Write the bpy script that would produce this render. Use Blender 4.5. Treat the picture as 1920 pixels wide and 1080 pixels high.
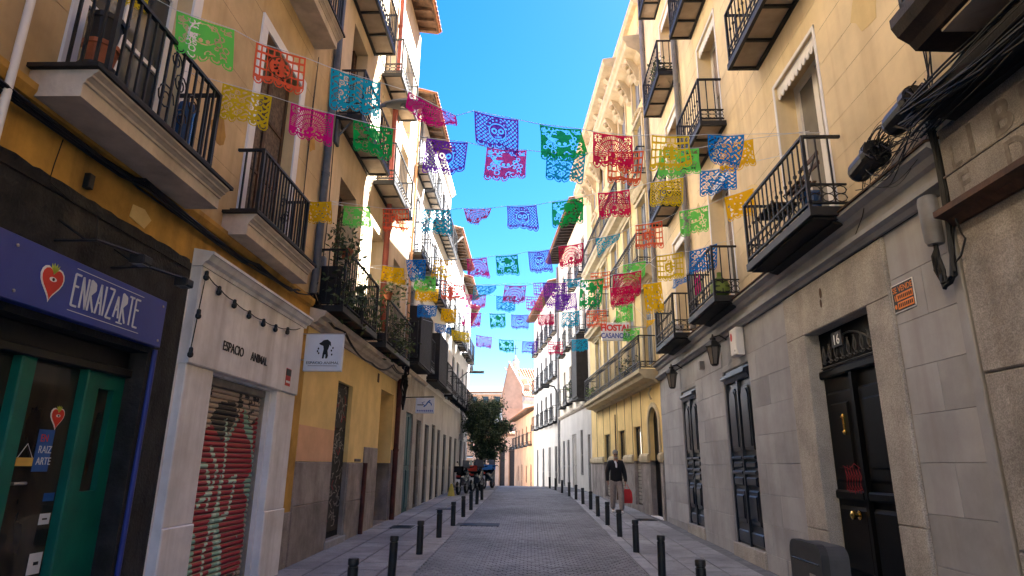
import bpy, bmesh, math, random
import numpy as np
from mathutils import Vector, Matrix
random.seed(7)
R = math.radians
for o in list(bpy.data.objects): bpy.data.objects.remove(o)
SC = bpy.context.scene
COL = SC.collection

# ------------------------------------------------------------------ camera
cam = bpy.data.cameras.new('camera'); co = bpy.data.objects.new('camera', cam); COL.objects.link(co)
cam.sensor_width = 36; cam.lens = 36*1175/1920; cam.clip_start = .05; cam.clip_end = 2000
def cam_axes(p, y, r):
    fw = Vector((-math.sin(y)*math.cos(p), math.cos(y)*math.cos(p), math.sin(p)))
    rt = Vector((math.cos(y), math.sin(y), 0)); up = rt.cross(fw)
    c, s = math.cos(r), math.sin(r)
    return c*rt+s*up, -s*rt+c*up, fw
_r, _u, _f = cam_axes(.2762, .0299, .0107)
M4 = Matrix((_r, _u, -_f)).transposed().to_4x4(); M4.translation = Vector((0, 0, 1.6))
co.matrix_world = M4
SC.camera = co

# ------------------------------------------------------------------ sky, sun, exposure
SUN = Vector((1, .7, 1.5)).normalized()                # direction towards the sun
EL = math.asin(SUN.z); AZ = math.atan2(SUN.x, SUN.y)   # azimuth measured from +Y towards +X
W = bpy.data.worlds.new('World'); SC.world = W; W.use_nodes = True
nt = W.node_tree; nt.nodes.clear()
sky = nt.nodes.new('ShaderNodeTexSky'); sky.sky_type = 'NISHITA'; sky.sun_disc = False
sky.sun_elevation = EL; sky.sun_rotation = AZ; sky.altitude = 650; sky.air_density = 1.0; sky.dust_density = .5; sky.ozone_density = 3.0
hs = nt.nodes.new('ShaderNodeHueSaturation'); hs.inputs['Hue'].default_value = .507; hs.inputs['Saturation'].default_value = 1.4; hs.inputs['Value'].default_value = .57
bg = nt.nodes.new('ShaderNodeBackground'); bg.inputs['Strength'].default_value = .05
ow = nt.nodes.new('ShaderNodeOutputWorld')
nt.links.new(sky.outputs[0], hs.inputs['Color']); nt.links.new(hs.outputs[0], bg.inputs[0]); nt.links.new(bg.outputs[0], ow.inputs[0])
sl = bpy.data.lights.new('sun', 'SUN'); sl.energy = 5; sl.angle = R(.53); sl.color = (1, .97, .93)
so = bpy.data.objects.new('sun', sl); COL.objects.link(so); so.rotation_euler = SUN.to_track_quat('Z', 'Y').to_euler(); so.location = (20, 10, 30)
VS = SC.view_settings; VS.view_transform = 'Standard'; VS.look = 'None'; VS.gamma = 1; VS.use_curve_mapping = False; VS.exposure = 4.0
SC.cycles.max_bounces = 10; SC.cycles.diffuse_bounces = 6; SC.cycles.transparent_max_bounces = 16

# ------------------------------------------------------------------ materials
MT = {}
def mat(name, col, rough=.8, kind='plain', var=.12, scale=3., bump=.15, metal=0., spec=.35, col2=None, streak=0., grime=None, objvar=0., isl=0., spots=0.):
    """kind plain: one Principled with noise-driven colour variation and fine relief, optional vertical streaks"""
    m = bpy.data.materials.new(name); m.use_nodes = True; N = m.node_tree.nodes; Lk = m.node_tree.links.new
    b = N['Principled BSDF']; b.inputs['Roughness'].default_value = rough; b.inputs['Metallic'].default_value = metal
    b.inputs['Specular IOR Level'].default_value = spec
    MT[name] = m
    c = (*col, 1)
    if var <= 0:
        b.inputs['Base Color'].default_value = c; return m
    g = N.new('ShaderNodeNewGeometry')
    n1 = N.new('ShaderNodeTexNoise'); n1.inputs['Scale'].default_value = scale; n1.inputs['Detail'].default_value = 8; n1.inputs['Roughness'].default_value = .62
    Lk(g.outputs['Position'], n1.inputs['Vector'])
    mr = N.new('ShaderNodeMapRange'); mr.inputs['From Min'].default_value = .3; mr.inputs['From Max'].default_value = .7
    Lk(n1.outputs['Fac'], mr.inputs['Value'])
    mx = N.new('ShaderNodeMix'); mx.data_type = 'RGBA'
    c2 = col2 if col2 else tuple(v*(1-var*2.2) for v in col)
    mx.inputs['A'].default_value = (*c2, 1); mx.inputs['B'].default_value = (*[min(1, v*(1+var*.5)) for v in col], 1)
    Lk(mr.outputs[0], mx.inputs['Factor'])
    out = mx.outputs['Result']
    if streak > 0:
        mp = N.new('ShaderNodeMapping'); mp.inputs['Scale'].default_value = (2.2, 2.2, .13); Lk(g.outputs['Position'], mp.inputs['Vector'])
        n2 = N.new('ShaderNodeTexNoise'); n2.inputs['Scale'].default_value = 1.8; n2.inputs['Detail'].default_value = 6; n2.inputs['Roughness'].default_value = .6; Lk(mp.outputs[0], n2.inputs['Vector'])
        r2 = N.new('ShaderNodeMapRange'); r2.inputs['From Min'].default_value = .47; r2.inputs['From Max'].default_value = .72; r2.inputs['To Max'].default_value = streak
        Lk(n2.outputs['Fac'], r2.inputs['Value'])
        m2 = N.new('ShaderNodeMix'); m2.data_type = 'RGBA'; m2.inputs['B'].default_value = (*(grime or (.06, .05, .045)), 1)
        Lk(r2.outputs[0], m2.inputs['Factor']); Lk(out, m2.inputs['A']); out = m2.outputs['Result']
    if kind == 'granite':
        n3 = N.new('ShaderNodeTexNoise'); n3.inputs['Scale'].default_value = 95; n3.inputs['Detail'].default_value = 3; Lk(g.outputs['Position'], n3.inputs['Vector'])
        r3 = N.new('ShaderNodeMapRange'); r3.inputs['From Min'].default_value = .35; r3.inputs['From Max'].default_value = .65; r3.inputs['To Min'].default_value = .72; r3.inputs['To Max'].default_value = 1.2
        Lk(n3.outputs['Fac'], r3.inputs['Value'])
        m3 = N.new('ShaderNodeMix'); m3.data_type = 'RGBA'; m3.blend_type = 'MULTIPLY'; m3.inputs['Factor'].default_value = 1
        Lk(out, m3.inputs['A']); Lk(r3.outputs[0], m3.inputs['B']); out = m3.outputs['Result']
    if spots:
        vo = N.new('ShaderNodeTexVoronoi'); vo.inputs['Scale'].default_value = 4.2; Lk(g.outputs['Position'], vo.inputs['Vector'])
        lt = N.new('ShaderNodeMapRange'); lt.inputs['From Min'].default_value = .07; lt.inputs['From Max'].default_value = .11; lt.inputs['To Min'].default_value = 1-spots; lt.inputs['To Max'].default_value = 1
        Lk(vo.outputs['Distance'], lt.inputs['Value']); ms = N.new('ShaderNodeMix'); ms.data_type = 'RGBA'; ms.blend_type = 'MULTIPLY'; ms.inputs['Factor'].default_value = 1
        Lk(out, ms.inputs['A']); Lk(lt.outputs[0], ms.inputs['B']); out = ms.outputs['Result']
    for amt, nd, sk in ((objvar, 'ShaderNodeObjectInfo', 'Random'), (isl, 'ShaderNodeNewGeometry', 'Random Per Island')):
        if amt:
            oi = N.new(nd); ro = N.new('ShaderNodeMapRange'); ro.inputs['To Min'].default_value = 1-amt; ro.inputs['To Max'].default_value = 1+amt*.6
            Lk(oi.outputs[sk], ro.inputs['Value']); mo = N.new('ShaderNodeMix'); mo.data_type = 'RGBA'; mo.blend_type = 'MULTIPLY'; mo.inputs['Factor'].default_value = 1
            Lk(out, mo.inputs['A']); Lk(ro.outputs[0], mo.inputs['B']); out = mo.outputs['Result']
    Lk(out, b.inputs['Base Color'])
    if bump > 0:
        n4 = N.new('ShaderNodeTexNoise'); n4.inputs['Scale'].default_value = scale*9; n4.inputs['Detail'].default_value = 6; Lk(g.outputs['Position'], n4.inputs['Vector'])
        bp = N.new('ShaderNodeBump'); bp.inputs['Strength'].default_value = bump; bp.inputs['Distance'].default_value = .02
        Lk(n4.outputs['Fac'], bp.inputs['Height']); Lk(bp.outputs[0], b.inputs['Normal'])
    return m
# plasters
mat('ochre plaster', (.64, .48, .265), .9, var=.2, scale=.8, streak=.42, grime=(.34, .22, .1))
mat('deep ochre plaster', (.56, .32, .07), .9, var=.22, scale=2.2, streak=.5, grime=(.10, .065, .03))
mat('charcoal render', (.028, .028, .031), .85, var=.35, scale=4, bump=.6, streak=.3, grime=(.09, .08, .07))
mat('beige plaster', (.72, .58, .39), .9, var=.16, scale=.7, streak=.34, grime=(.32, .2, .1))
mat('yellow plaster', (.85, .63, .27), .9, var=.10, scale=1.6, streak=.14, grime=(.4, .25, .08))
mat('peach paint', (.74, .44, .27), .9, var=.08, scale=2)
mat('white plaster', (.86, .85, .83), .9, var=.06, scale=1.2, streak=.16, grime=(.45, .41, .36))
mat('shop white', (.80, .79, .80), .7, var=.12, scale=2.2, streak=.4, grime=(.26, .22, .20))
mat('golden plaster', (.74, .57, .28), .9, var=.12, scale=1, streak=.2, grime=(.45, .3, .14))
mat('cream plaster', (.85, .69, .435), .9, var=.15, scale=.6, streak=.34, grime=(.45, .3, .16))
mat('cream ornament', (.54, .45, .29), .85, var=.12, scale=3, streak=.25, grime=(.4, .28, .14))
mat('aged white', (.56, .54, .52), .9, var=.1, scale=1.1, streak=.3, grime=(.3, .28, .26))
mat('pale plaster', (.74, .68, .58), .9, var=.07, scale=1.3, streak=.2, grime=(.4, .36, .3))
mat('pink plaster', (.66, .36, .20), .9, var=.12, scale=.8, streak=.2, grime=(.4, .2, .12))
mat('church brick', (.68, .42, .27), .9, var=.1, scale=1.2, bump=.3)
mat('trim white', (.77, .76, .76), .6, var=.06, scale=3)
mat('cornice stone', (.64, .56, .47), .85, var=.15, scale=3, streak=.3, grime=(.2, .16, .12))
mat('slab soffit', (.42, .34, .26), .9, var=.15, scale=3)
# stone
mat('grey stone', (.385, .39, .42), .8, var=.16, scale=.9, objvar=.06, streak=.4, grime=(.22, .2, .185), bump=.25)
mat('grey stone b', (.36, .365, .39), .8, var=.18, scale=1.1, objvar=.06, streak=.4, grime=(.2, .18, .17), bump=.25)
mat('jamb granite', (.42, .395, .365), .8, 'granite', var=.16, scale=2.5, streak=.3, grime=(.2, .15, .11), bump=.4)
mat('plinth granite', (.34, .30, .285), .85, 'granite', objvar=.15, var=.22, scale=2, streak=.4, grime=(.09, .07, .06), bump=.4)
mat('old granite', (.35, .325, .305), .85, 'granite', objvar=.12, var=.2, scale=2.2, streak=.4, grime=(.12, .09, .07), bump=.6)
mat('paving slab', (.385, .38, .38), .8, 'granite', spots=.35, objvar=.14, streak=.5, grime=(.14, .135, .135), var=.22, scale=.55, bump=.25)
mat('kerb granite', (.38, .38, .39), .75, 'granite', objvar=.12, var=.15, scale=2, bump=.3)
mat('cobble', (.265, .262, .268), .6, 'granite', isl=.16, var=.28, scale=.45, bump=.25, spec=.4)
mat('joint sand', (.185, .185, .19), .95, var=.2, scale=6)
mat('asphalt', (.13, .125, .13), .9, var=.2, scale=3)
# metal, paint, wood
mat('black iron', (.012, .012, .013), .55, var=.2, scale=20, spec=.4)
mat('bollard paint', (.016, .018, .020), .45, var=.25, scale=8, spec=.45)
mat('grey pipe', (.20, .195, .20), .5, var=.15, scale=4)
mat('blue grey pipe', (.10, .12, .155), .5, var=.2, scale=4)
mat('red pipe', (.36, .085, .055), .6, var=.2, scale=3, streak=.3, grime=(.2, .08, .05))
mat('dark red pipe', (.10, .025, .02), .7, var=.3, scale=5)
mat('sign blue', (.022, .05, .33), .35, var=.12, scale=1.5, bump=.03, spec=.5)
mat('pipe blue', (.03, .05, .28), .4, var=.1)
mat('teal paint', (.002, .125, .095), .45, var=.15, scale=3, bump=.05)
mat('teal wood', (.012, .085, .105), .55, var=.25, scale=4)
mat('door navy', (.010, .014, .024), .3, var=.2, scale=5, bump=.05, spec=.5)
mat('door black', (.003, .003, .0033), .45, var=.2, scale=5, bump=.05, spec=.12)
mat('door brown', (.035, .022, .016), .6, var=.3, scale=6)
mat('shutter grey', (.26, .285, .32), .6, var=.12, scale=5)
mat('roller grey', (.30, .27, .24), .6, var=.2, scale=4, streak=.4, grime=(.1, .09, .08))
mat('wood brown', (.10, .05, .028), .7, var=.3, scale=6)
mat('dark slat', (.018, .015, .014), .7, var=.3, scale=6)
mat('bin grey', (.04, .041, .044), .5, var=.08, scale=6, bump=.06)
mat('bin light', (.075, .077, .082), .5, var=.08, scale=6, bump=.06)
mat('canister', (.012, .012, .014), .35, var=.2, spec=.5)
mat('cable black', (.010, .010, .011), .6, var=0)
mat('brass', (.55, .36, .10), .25, var=.1, metal=1)
mat('steel', (.45, .45, .46), .35, var=.1, metal=1)
mat('lamp grey', (.22, .23, .22), .5, var=.1)
mat('roof tile', (.42, .20, .10), .85, var=.3, scale=5, col2=(.22, .12, .08))
mat('rafter wood', (.16, .095, .06), .8, var=.3, scale=6)
mat('terracotta', (.42, .13, .06), .8, var=.2, scale=6)
mat('dark pot', (.02, .02, .022), .6, var=.1)
mat('blue glaze', (.02, .07, .20), .25, var=.15)
mat('white paint', (.78, .78, .78), .5, var=.04)
mat('poster white', (.62, .66, .74), .5, var=.04)
mat('black paint', (.008, .008, .009), .5, var=0)
mat('red paint', (.50, .035, .025), .5, var=.05)
mat('heart red', (.62, .035, .02), .5, var=.05)
mat('heart green', (.45, .55, .06), .5, var=.05)
mat('sticker blue', (.02, .10, .36), .5, var=.05)
mat('sticker yellow', (.62, .42, .10), .6, var=.05)
mat('faded black', (.075, .063, .056), .9, var=.3, scale=9, col2=(.24, .21, .185))
mat('sale orange', (.85, .25, .04), .6, var=.05)
mat('hostal red', (.62, .05, .04), .5, var=0)
mat('hostal blue', (.10, .14, .42), .5, var=0)
mat('curtain', (.30, .25, .23), .9, var=.15, scale=8)
mat('reed blind', (.17, .125, .10), .9, var=.3, scale=20)
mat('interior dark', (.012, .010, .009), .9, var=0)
mat('bark', (.09, .065, .045), .9, var=.3, scale=10)
mat('skin', (.30, .155, .105), .6, var=.05)
mat('grey hair', (.26, .25, .245), .8, var=.1, scale=40)
mat('jacket black', (.010, .011, .015), .8, var=.2, scale=20)
mat('trousers grey', (.30, .245, .225), .9, var=.12, scale=20)
mat('shoe white', (.72, .70, .68), .6, var=.05)
mat('bag red', (.52, .02, .025), .55, var=.1, scale=10)
mat('tyre', (.012, .012, .012), .8, var=.1)
mat('bike black', (.012, .012, .014), .25, var=.1, spec=.5)
mat('bike blue', (.05, .23, .62), .35, var=.06)
mat('bike red', (.50, .05, .03), .35, var=.06)
mat('yellow plastic', (.62, .50, .10), .5, var=.05)
mat('graffiti red', (.33, .012, .02), .6, var=.1)
def glass(name, col, rough=.04, warm=None, sc=(1, 1, 1)):
    m = bpy.data.materials.new(name); m.use_nodes = True; b = m.node_tree.nodes['Principled BSDF']
    N = m.node_tree.nodes; Lk = m.node_tree.links.new
    g = N.new('ShaderNodeNewGeometry'); n = N.new('ShaderNodeTexNoise'); n.inputs['Scale'].default_value = 1.7; n.inputs['Detail'].default_value = 3
    mp = N.new('ShaderNodeMapping'); mp.inputs['Scale'].default_value = sc; Lk(g.outputs['Position'], mp.inputs['Vector']); Lk(mp.outputs[0], n.inputs['Vector']); mx = N.new('ShaderNodeMix'); mx.data_type = 'RGBA'
    mx.inputs['A'].default_value = (*[v*.35 for v in col], 1); mx.inputs['B'].default_value = (*(warm or [v*1.5 for v in col]), 1)
    Lk(n.outputs['Fac'], mx.inputs['Factor']); Lk(mx.outputs['Result'], b.inputs['Base Color'])
    b.inputs['Roughness'].default_value = rough; b.inputs['Specular IOR Level'].default_value = .5
    MT[name] = m
glass('window glass', (.035, .038, .042)); glass('shop glass', (.014, .011, .009), .05, (.07, .06, .047), (2, 3.2, .7))  # shop glass: streaky tone paints in a dim interior and reflections
glass('pale pane', (.22, .22, .22), .1); glass('lamp glass', (.16, .14, .12), .15)
def leafmat(name, col):
    m = bpy.data.materials.new(name); m.use_nodes = True; N = m.node_tree.nodes; Lk = m.node_tree.links.new
    b = N['Principled BSDF']; oi = N.new('ShaderNodeNewGeometry'); h = N.new('ShaderNodeHueSaturation'); h.inputs['Color'].default_value = (*col, 1)
    mr = N.new('ShaderNodeMapRange'); mr.inputs['To Min'].default_value = .45; mr.inputs['To Max'].default_value = 1.7
    Lk(oi.outputs['Random Per Island'], mr.inputs['Value']); Lk(mr.outputs[0], h.inputs['Value']); Lk(h.outputs[0], b.inputs['Base Color'])
    b.inputs['Roughness'].default_value = .6
    t = N.new('ShaderNodeBsdfTranslucent'); Lk(h.outputs[0], t.inputs['Color']); mx = N.new('ShaderNodeMixShader'); mx.inputs[0].default_value = .25
    Lk(b.outputs[0], mx.inputs[1]); Lk(t.outputs[0], mx.inputs[2]); Lk(mx.outputs[0], N['Material Output'].inputs[0]); MT[name] = m
leafmat('leaf green', (.055, .085, .022)); leafmat('leaf dark', (.055, .078, .03)); leafmat('leaf bright', (.14, .20, .035))
def paper(name, col):
    m = bpy.data.materials.new(name); m.use_nodes = True; N = m.node_tree.nodes; Lk = m.node_tree.links.new; N.remove(N['Principled BSDF'])
    d = N.new('ShaderNodeBsdfDiffuse'); t = N.new('ShaderNodeBsdfTranslucent'); x = N.new('ShaderNodeBsdfTransparent')
    d.inputs[0].default_value = (*col, 1); t.inputs[0].default_value = (*col, 1); x.inputs[0].default_value = (*[.25+.75*min(1, c*1.2) for c in col], 1)
    a = N.new('ShaderNodeMixShader'); a.inputs[0].default_value = .48; Lk(d.outputs[0], a.inputs[1]); Lk(t.outputs[0], a.inputs[2])
    b = N.new('ShaderNodeMixShader'); b.inputs[0].default_value = .10; Lk(a.outputs[0], b.inputs[1]); Lk(x.outputs[0], b.inputs[2])
    Lk(b.outputs[0], N['Material Output'].inputs[0]); MT[name] = m
PAPER = dict(lime=(.16, .72, .12), coral=(.80, .13, .06), turquoise=(.01, .38, .58), magenta=(.70, .01, .25), purple=(.19, .035, .52), green=(.01, .42, .09),
             crimson=(.66, .01, .09), yellow=(.72, .52, .02), gold=(.80, .46, .01), blue=(.01, .20, .62), pink=(.78, .06, .34), violet=(.62, .10, .55))
for k, v in PAPER.items(): paper('paper '+k, v)

# ------------------------------------------------------------------ object helpers
WL = {}
def reg(o, w): WL[o.name] = Vector(w)
def props(o, label=None, cat=None, group=None, kind=None):
    if label: o['label'] = label
    if cat: o['category'] = cat
    if group: o['group'] = group
    if kind: o['kind'] = kind
    return o
def empty(name, loc, label, cat, group=None, kind=None):
    o = bpy.data.objects.new(name, None); o.empty_display_size = .2; COL.objects.link(o); o.location = loc; reg(o, loc)
    return props(o, label, cat, group, kind)
def link(name, me, m, parent=None, loc=(0, 0, 0), label=None, cat=None, group=None, kind=None):
    o = bpy.data.objects.new(name, me); COL.objects.link(o)
    if m is not None and not me.materials: me.materials.append(MT[m])
    w = Vector(loc); reg(o, w)
    if parent is not None:
        o.parent = parent; o.location = w-WL[parent.name]
    else: o.location = w
    return props(o, label, cat, group, kind)
class Fr:
    """a facade frame: u along the wall, n out of the wall towards the street, z up"""
    def __init__(s, o, d, n):
        s.o = Vector((*o, 0)); s.d = Vector((*d, 0)).normalized(); s.n = Vector((*n, 0)).normalized(); s.flip = s.d.cross(s.n).z < 0
    def P(s, u, n, z): return s.o+s.d*u+s.n*n+Vector((0, 0, z))
class XY:
    flip = False
    def P(s, u, n, z): return Vector((u, n, z))
G = XY()
class MB:
    def __init__(s): s.v = []; s.f = []
    def add(s, vs, fs, flip=False):
        b = len(s.v); s.v += [tuple(v) for v in vs]
        for f in fs: s.f.append(tuple(b+i for i in (reversed(f) if flip else f)))
        return s
    def box(s, F, u0, u1, n0, n1, z0, z1):
        P = [F.P(u, n, z) for z in (z0, z1) for n in (n0, n1) for u in (u0, u1)]
        return s.add(P, [(0, 2, 3, 1), (4, 5, 7, 6), (0, 1, 5, 4), (2, 6, 7, 3), (0, 4, 6, 2), (1, 3, 7, 5)], F.flip)
    def bev(s, F, u0, u1, n0, n1, z0, z1, b=.01):
        "box whose outward (n1) face is chamfered all round"
        P = [F.P(u0, n0, z0), F.P(u1, n0, z0), F.P(u1, n0, z1), F.P(u0, n0, z1), F.P(u0, n1-b, z0), F.P(u1, n1-b, z0), F.P(u1, n1-b, z1), F.P(u0, n1-b, z1),
             F.P(u0+b, n1, z0+b), F.P(u1-b, n1, z0+b), F.P(u1-b, n1, z1-b), F.P(u0+b, n1, z1-b)]
        fs = [(0, 1, 5, 4), (1, 2, 6, 5), (2, 3, 7, 6), (3, 0, 4, 7), (4, 5, 9, 8), (5, 6, 10, 9), (6, 7, 11, 10), (7, 4, 8, 11), (8, 9, 10, 11)]
        return s.add(P, [tuple(reversed(f)) for f in fs], F.flip)
    def quad(s, a, b, c, d): return s.add([a, b, c, d], [(0, 1, 2, 3)])
    def prism(s, F, poly, n0, n1):
        "poly of (u,z), extruded from n0 to n1"
        k = len(poly); P = [F.P(u, n0, z) for u, z in poly]+[F.P(u, n1, z) for u, z in poly]
        fs = [tuple(range(k)), tuple(range(2*k-1, k-1, -1))]+[(i, i+k, (i+1) % k+k, (i+1) % k) for i in range(k)]
        return s.add(P, fs, F.flip)
    def profile(s, F, prof, u0, u1):
        "prof of (n,z) swept along u"
        k = len(prof); P = [F.P(u0, n, z) for n, z in prof]+[F.P(u1, n, z) for n, z in prof]
        fs = [tuple(range(k-1, -1, -1)), tuple(range(k, 2*k))]+[(i, (i+1) % k, (i+1) % k+k, i+k) for i in range(k)]
        return s.add(P, fs, not F.flip)
    def tube(s, pts, r, seg=6, cap=True):
        pts = [Vector(p) for p in pts]; k = len(pts); rs = r if isinstance(r, (list, tuple)) else [r]*k
        up = Vector((.123, .2, 1)).normalized(); P = []
        for i, p in enumerate(pts):
            t = (pts[min(i+1, k-1)]-pts[max(i-1, 0)]).normalized()
            a = t.cross(up)
            if a.length < 1e-3: a = t.cross(Vector((1, 0, 0)))
            a.normalize(); b = t.cross(a)
            for j in range(seg):
                an = 2*math.pi*j/seg; P.append(p+(a*math.cos(an)+b*math.sin(an))*rs[i])
        fs = [(i*seg+j, (i+1)*seg+j, (i+1)*seg+(j+1) % seg, i*seg+(j+1) % seg) for i in range(k-1) for j in range(seg)]
        if cap: fs += [tuple(range(seg)), tuple(range(k*seg-1, (k-1)*seg-1, -1))]
        return s.add(P, fs)
    def lathe(s, c, prof, seg=14, axis=None):
        "prof of (r,z) about a vertical axis through c"
        c = Vector(c); k = len(prof)
        P = [c+Vector((r*math.cos(2*math.pi*j/seg), r*math.sin(2*math.pi*j/seg), z)) for r, z in prof for j in range(seg)]
        if axis is not None:
            q = Vector((0, 0, 1)).rotation_difference(Vector(axis)); P = [c+q @ (p-c) for p in P]
        fs = [(i*seg+j, i*seg+(j+1) % seg, (i+1)*seg+(j+1) % seg, (i+1)*seg+j) for i in range(k-1) for j in range(seg)]
        fs += [tuple(range(seg-1, -1, -1)), tuple(range((k-1)*seg, k*seg))]
        return s.add(P, fs)
    def build(s, name, m, parent=None, label=None, cat=None, group=None, kind=None, smooth=False, loc=None):
        if not s.v: return None
        a = np.array(s.v)
        if loc is None:
            mn, mxx = a.min(0), a.max(0); loc = ((mn[0]+mxx[0])/2, (mn[1]+mxx[1])/2, mn[2])
        me = bpy.data.meshes.new(name); me.from_pydata((a-np.array(loc)).tolist(), [], s.f); me.update()
        if smooth: me.polygons.foreach_set('use_smooth', [True]*len(me.polygons))
        return link(name, me, m, parent, loc, label, cat, group, kind)
def smooth_by_angle(o, deg=40):
    me = o.data; me.polygons.foreach_set('use_smooth', [True]*len(me.polygons)); me.set_sharp_from_angle(angle=R(deg))

def gz(y):
    "height of the street: a gentle rise to a crest, then it falls away"
    if y < 30: return .0172*y
    if y < 40: return .516+.0172*(y-30)-.0028*(y-30)**2
    return .408-.0388*(y-40) if y < 75 else -.95

def facade(par, F, u0, u1, z0, z1, ops, m, d=.26, name='wall', n=0., label=None, grooves=()):
    gr = [(z, z+.006) for z in grooves if z0 < z < z1-.02]
    us = sorted({u0, u1} | {v for o in ops for v in o[:2] if u0 <= v <= u1}); zs = sorted({z0, z1} | {v for o in ops for v in o[2:4] if z0 <= v <= z1} | {v for q in gr for v in q})
    b = MB()
    for i in range(len(us)-1):
        for j in range(len(zs)-1):
            cu, cz = (us[i]+us[i+1])/2, (zs[j]+zs[j+1])/2
            if any(o[0] < cu < o[1] and o[2] < cz < o[3] for o in ops): continue
            nn = n-.003 if any(q[0] < cz < q[1] for q in gr) else n
            b.add([F.P(us[i], nn, zs[j]), F.P(us[i+1], nn, zs[j]), F.P(us[i+1], nn, zs[j+1]), F.P(us[i], nn, zs[j+1])], [(3, 2, 1, 0)], F.flip)
    for (a, c, e, g) in [o[:4] for o in ops]:
        if c <= u0 or a >= u1 or e >= z1 or g <= z0: continue
        e, g = max(e, z0), min(g, z1)
        q = [(a, e), (c, e), (c, g), (a, g)]
        for k in range(4):
            (p0, p1), (q0, q1) = q[k], q[(k+1) % 4]
            if k == 0 and e == z0 or k == 2 and g == z1: continue
            b.add([F.P(p0, n, p1), F.P(q0, n, q1), F.P(q0, n-d, q1), F.P(p0, n-d, p1)], [(0, 1, 2, 3)], F.flip)
    for u in (u0, u1): b.add([F.P(u, n, z0), F.P(u, n, z1), F.P(u, n-.3, z1), F.P(u, n-.3, z0)], [(0, 1, 2, 3)])
    b.add([F.P(u0, n, z1), F.P(u1, n, z1), F.P(u1, n-.3, z1), F.P(u0, n-.3, z1)], [(0, 1, 2, 3)])
    return b.build(name, m, par, label)
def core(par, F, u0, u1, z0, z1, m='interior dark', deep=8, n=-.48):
    MB().box(F, u0+.01, u1-.01, -deep, n, z0, z1).build('core_block', m, par)  # solid block added inside each house to stop light leaking through
def border(b, F, u0, u1, z0, z1, t, n0, n1):
    b.box(F, u0, u1, n0, n1, z1-t, z1); b.box(F, u0, u1, n0, n1, z0, z0+t); b.box(F, u0, u0+t, n0, n1, z0+t, z1-t); b.box(F, u1-t, u1, n0, n1, z0+t, z1-t)
def window(par, F, u0, u1, z0, z1, n=-.2, frame='trim white', pane='window glass', t=.06, bars=1, rows=0, name='window', curtain=None, shutters=None):
    b = MB(); border(b, F, u0, u1, z0, z1, t, n-.05, n)
    uu = [u0+t+(u1-u0-2*t)*i/(bars+1) for i in range(bars+2)]
    for i in range(1, bars+1): b.box(F, uu[i]-t*.5, uu[i]+t*.5, n-.05, n+.006, z0+t, z1-t)
    zz = [z0+t+(z1-z0-2*t)*i/(rows+1) for i in range(rows+2)]
    for i in range(1, rows+1): b.box(F, u0+t, u1-t, n-.045, n-.004, zz[i]-t*.3, zz[i]+t*.3)
    w = b.build(name, frame, par)
    for i in range(bars+1):
        MB().box(F, uu[i], uu[i+1], n-.04, n-.03, z0+t, z1-t).build('pane', pane, w)
    if curtain: MB().box(F, u0+t, u1-t, n-.028, n-.022, z0+t+(z1-z0)*curtain[1], z1-t).build('curtain', curtain[0], w)
    if shutters:
        for a, c in ((u0+.02, u0+.02+shutters[1]), (u1-.02-shutters[1], u1-.02)):
            s = MB(); border(s, F, a, c, z0+.03, z1-.03, .05, n+.01, n+.05); k = int((z1-z0)/.09)
            for q in range(k): 
                z = z0+.1+(z1-z0-.2)*q/k; s.box(F, a+.05, c-.05, n+.015, n+.038, z, z+.06)
            s.build('shutter', shutters[0], w)
    return w
def railing(F, u0, u1, nn, z0, z1, gap=.115, scroll=0., bar=.011, n0=0.02, ball=False):
    b = MB(); t = .018
    b.box(F, u0-t, u1+t, nn-t, nn+t, z1-.03, z1); b.box(F, u0-t, u1+t, nn-t, nn+t, z0+.05, z0+.07)
    for u in (u0, u1):
        b.box(F, u-t, u+t, n0, nn-t, z1-.03, z1); b.box(F, u-t, u+t, n0, nn-t, z0+.05, z0+.07); b.box(F, u-t, u+t, nn-t, nn+t, z0, z1-.03)
    k = max(1, int((u1-u0)/gap))
    for i in range(1, k):
        q = u0+(u1-u0)*i/k; b.box(F, q-bar, q+bar, nn-bar, nn+bar, z0+.07, z1-.03)
        if ball: b.box(F, q-bar*2, q+bar*2, nn-bar*2, nn+bar*2, z0+.55*(z1-z0), z0+.55*(z1-z0)+.035)
    k2 = max(1, int(nn/gap))
    for u in (u0, u1):
        for i in range(1, k2):
            q = n0+(nn-n0)*i/k2; b.box(F, u-bar, u+bar, q-bar, q+bar, z0+.07, z1-.03)
    if scroll:
        b.box(F, u0-t*.7, u1+t*.7, nn-t*.7, nn+t*.7, z0+.07+scroll, z0+.09+scroll)
        for i in range(k):
            c = u0+(u1-u0)*(i+.5)/k; r = min(scroll, gap)*.46
            for zc in ((z0+.07+scroll*.27), (z0+.07+scroll*.73)):
                b.tube([F.P(c+r*math.cos(a), nn, zc+scroll*.24*math.sin(a)) for a in [2*math.pi*j/8 for j in range(9)]], .007, 4, False)
        for u in (u0, u1):
            b.box(F, u-t*.7, u+t*.7, n0, nn, z0+.07+scroll, z0+.09+scroll)
            for i in range(max(1, k2)):
                c = n0+(nn-n0)*(i+.5)/max(1, k2); r = min(scroll, gap)*.46
                for zc in ((z0+.07+scroll*.27), (z0+.07+scroll*.73)):
                    b.tube([F.P(u, c+r*math.cos(a), zc+scroll*.24*math.sin(a)) for a in [2*math.pi*j/8 for j in range(9)]], .007, 4, False)
    return b
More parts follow.
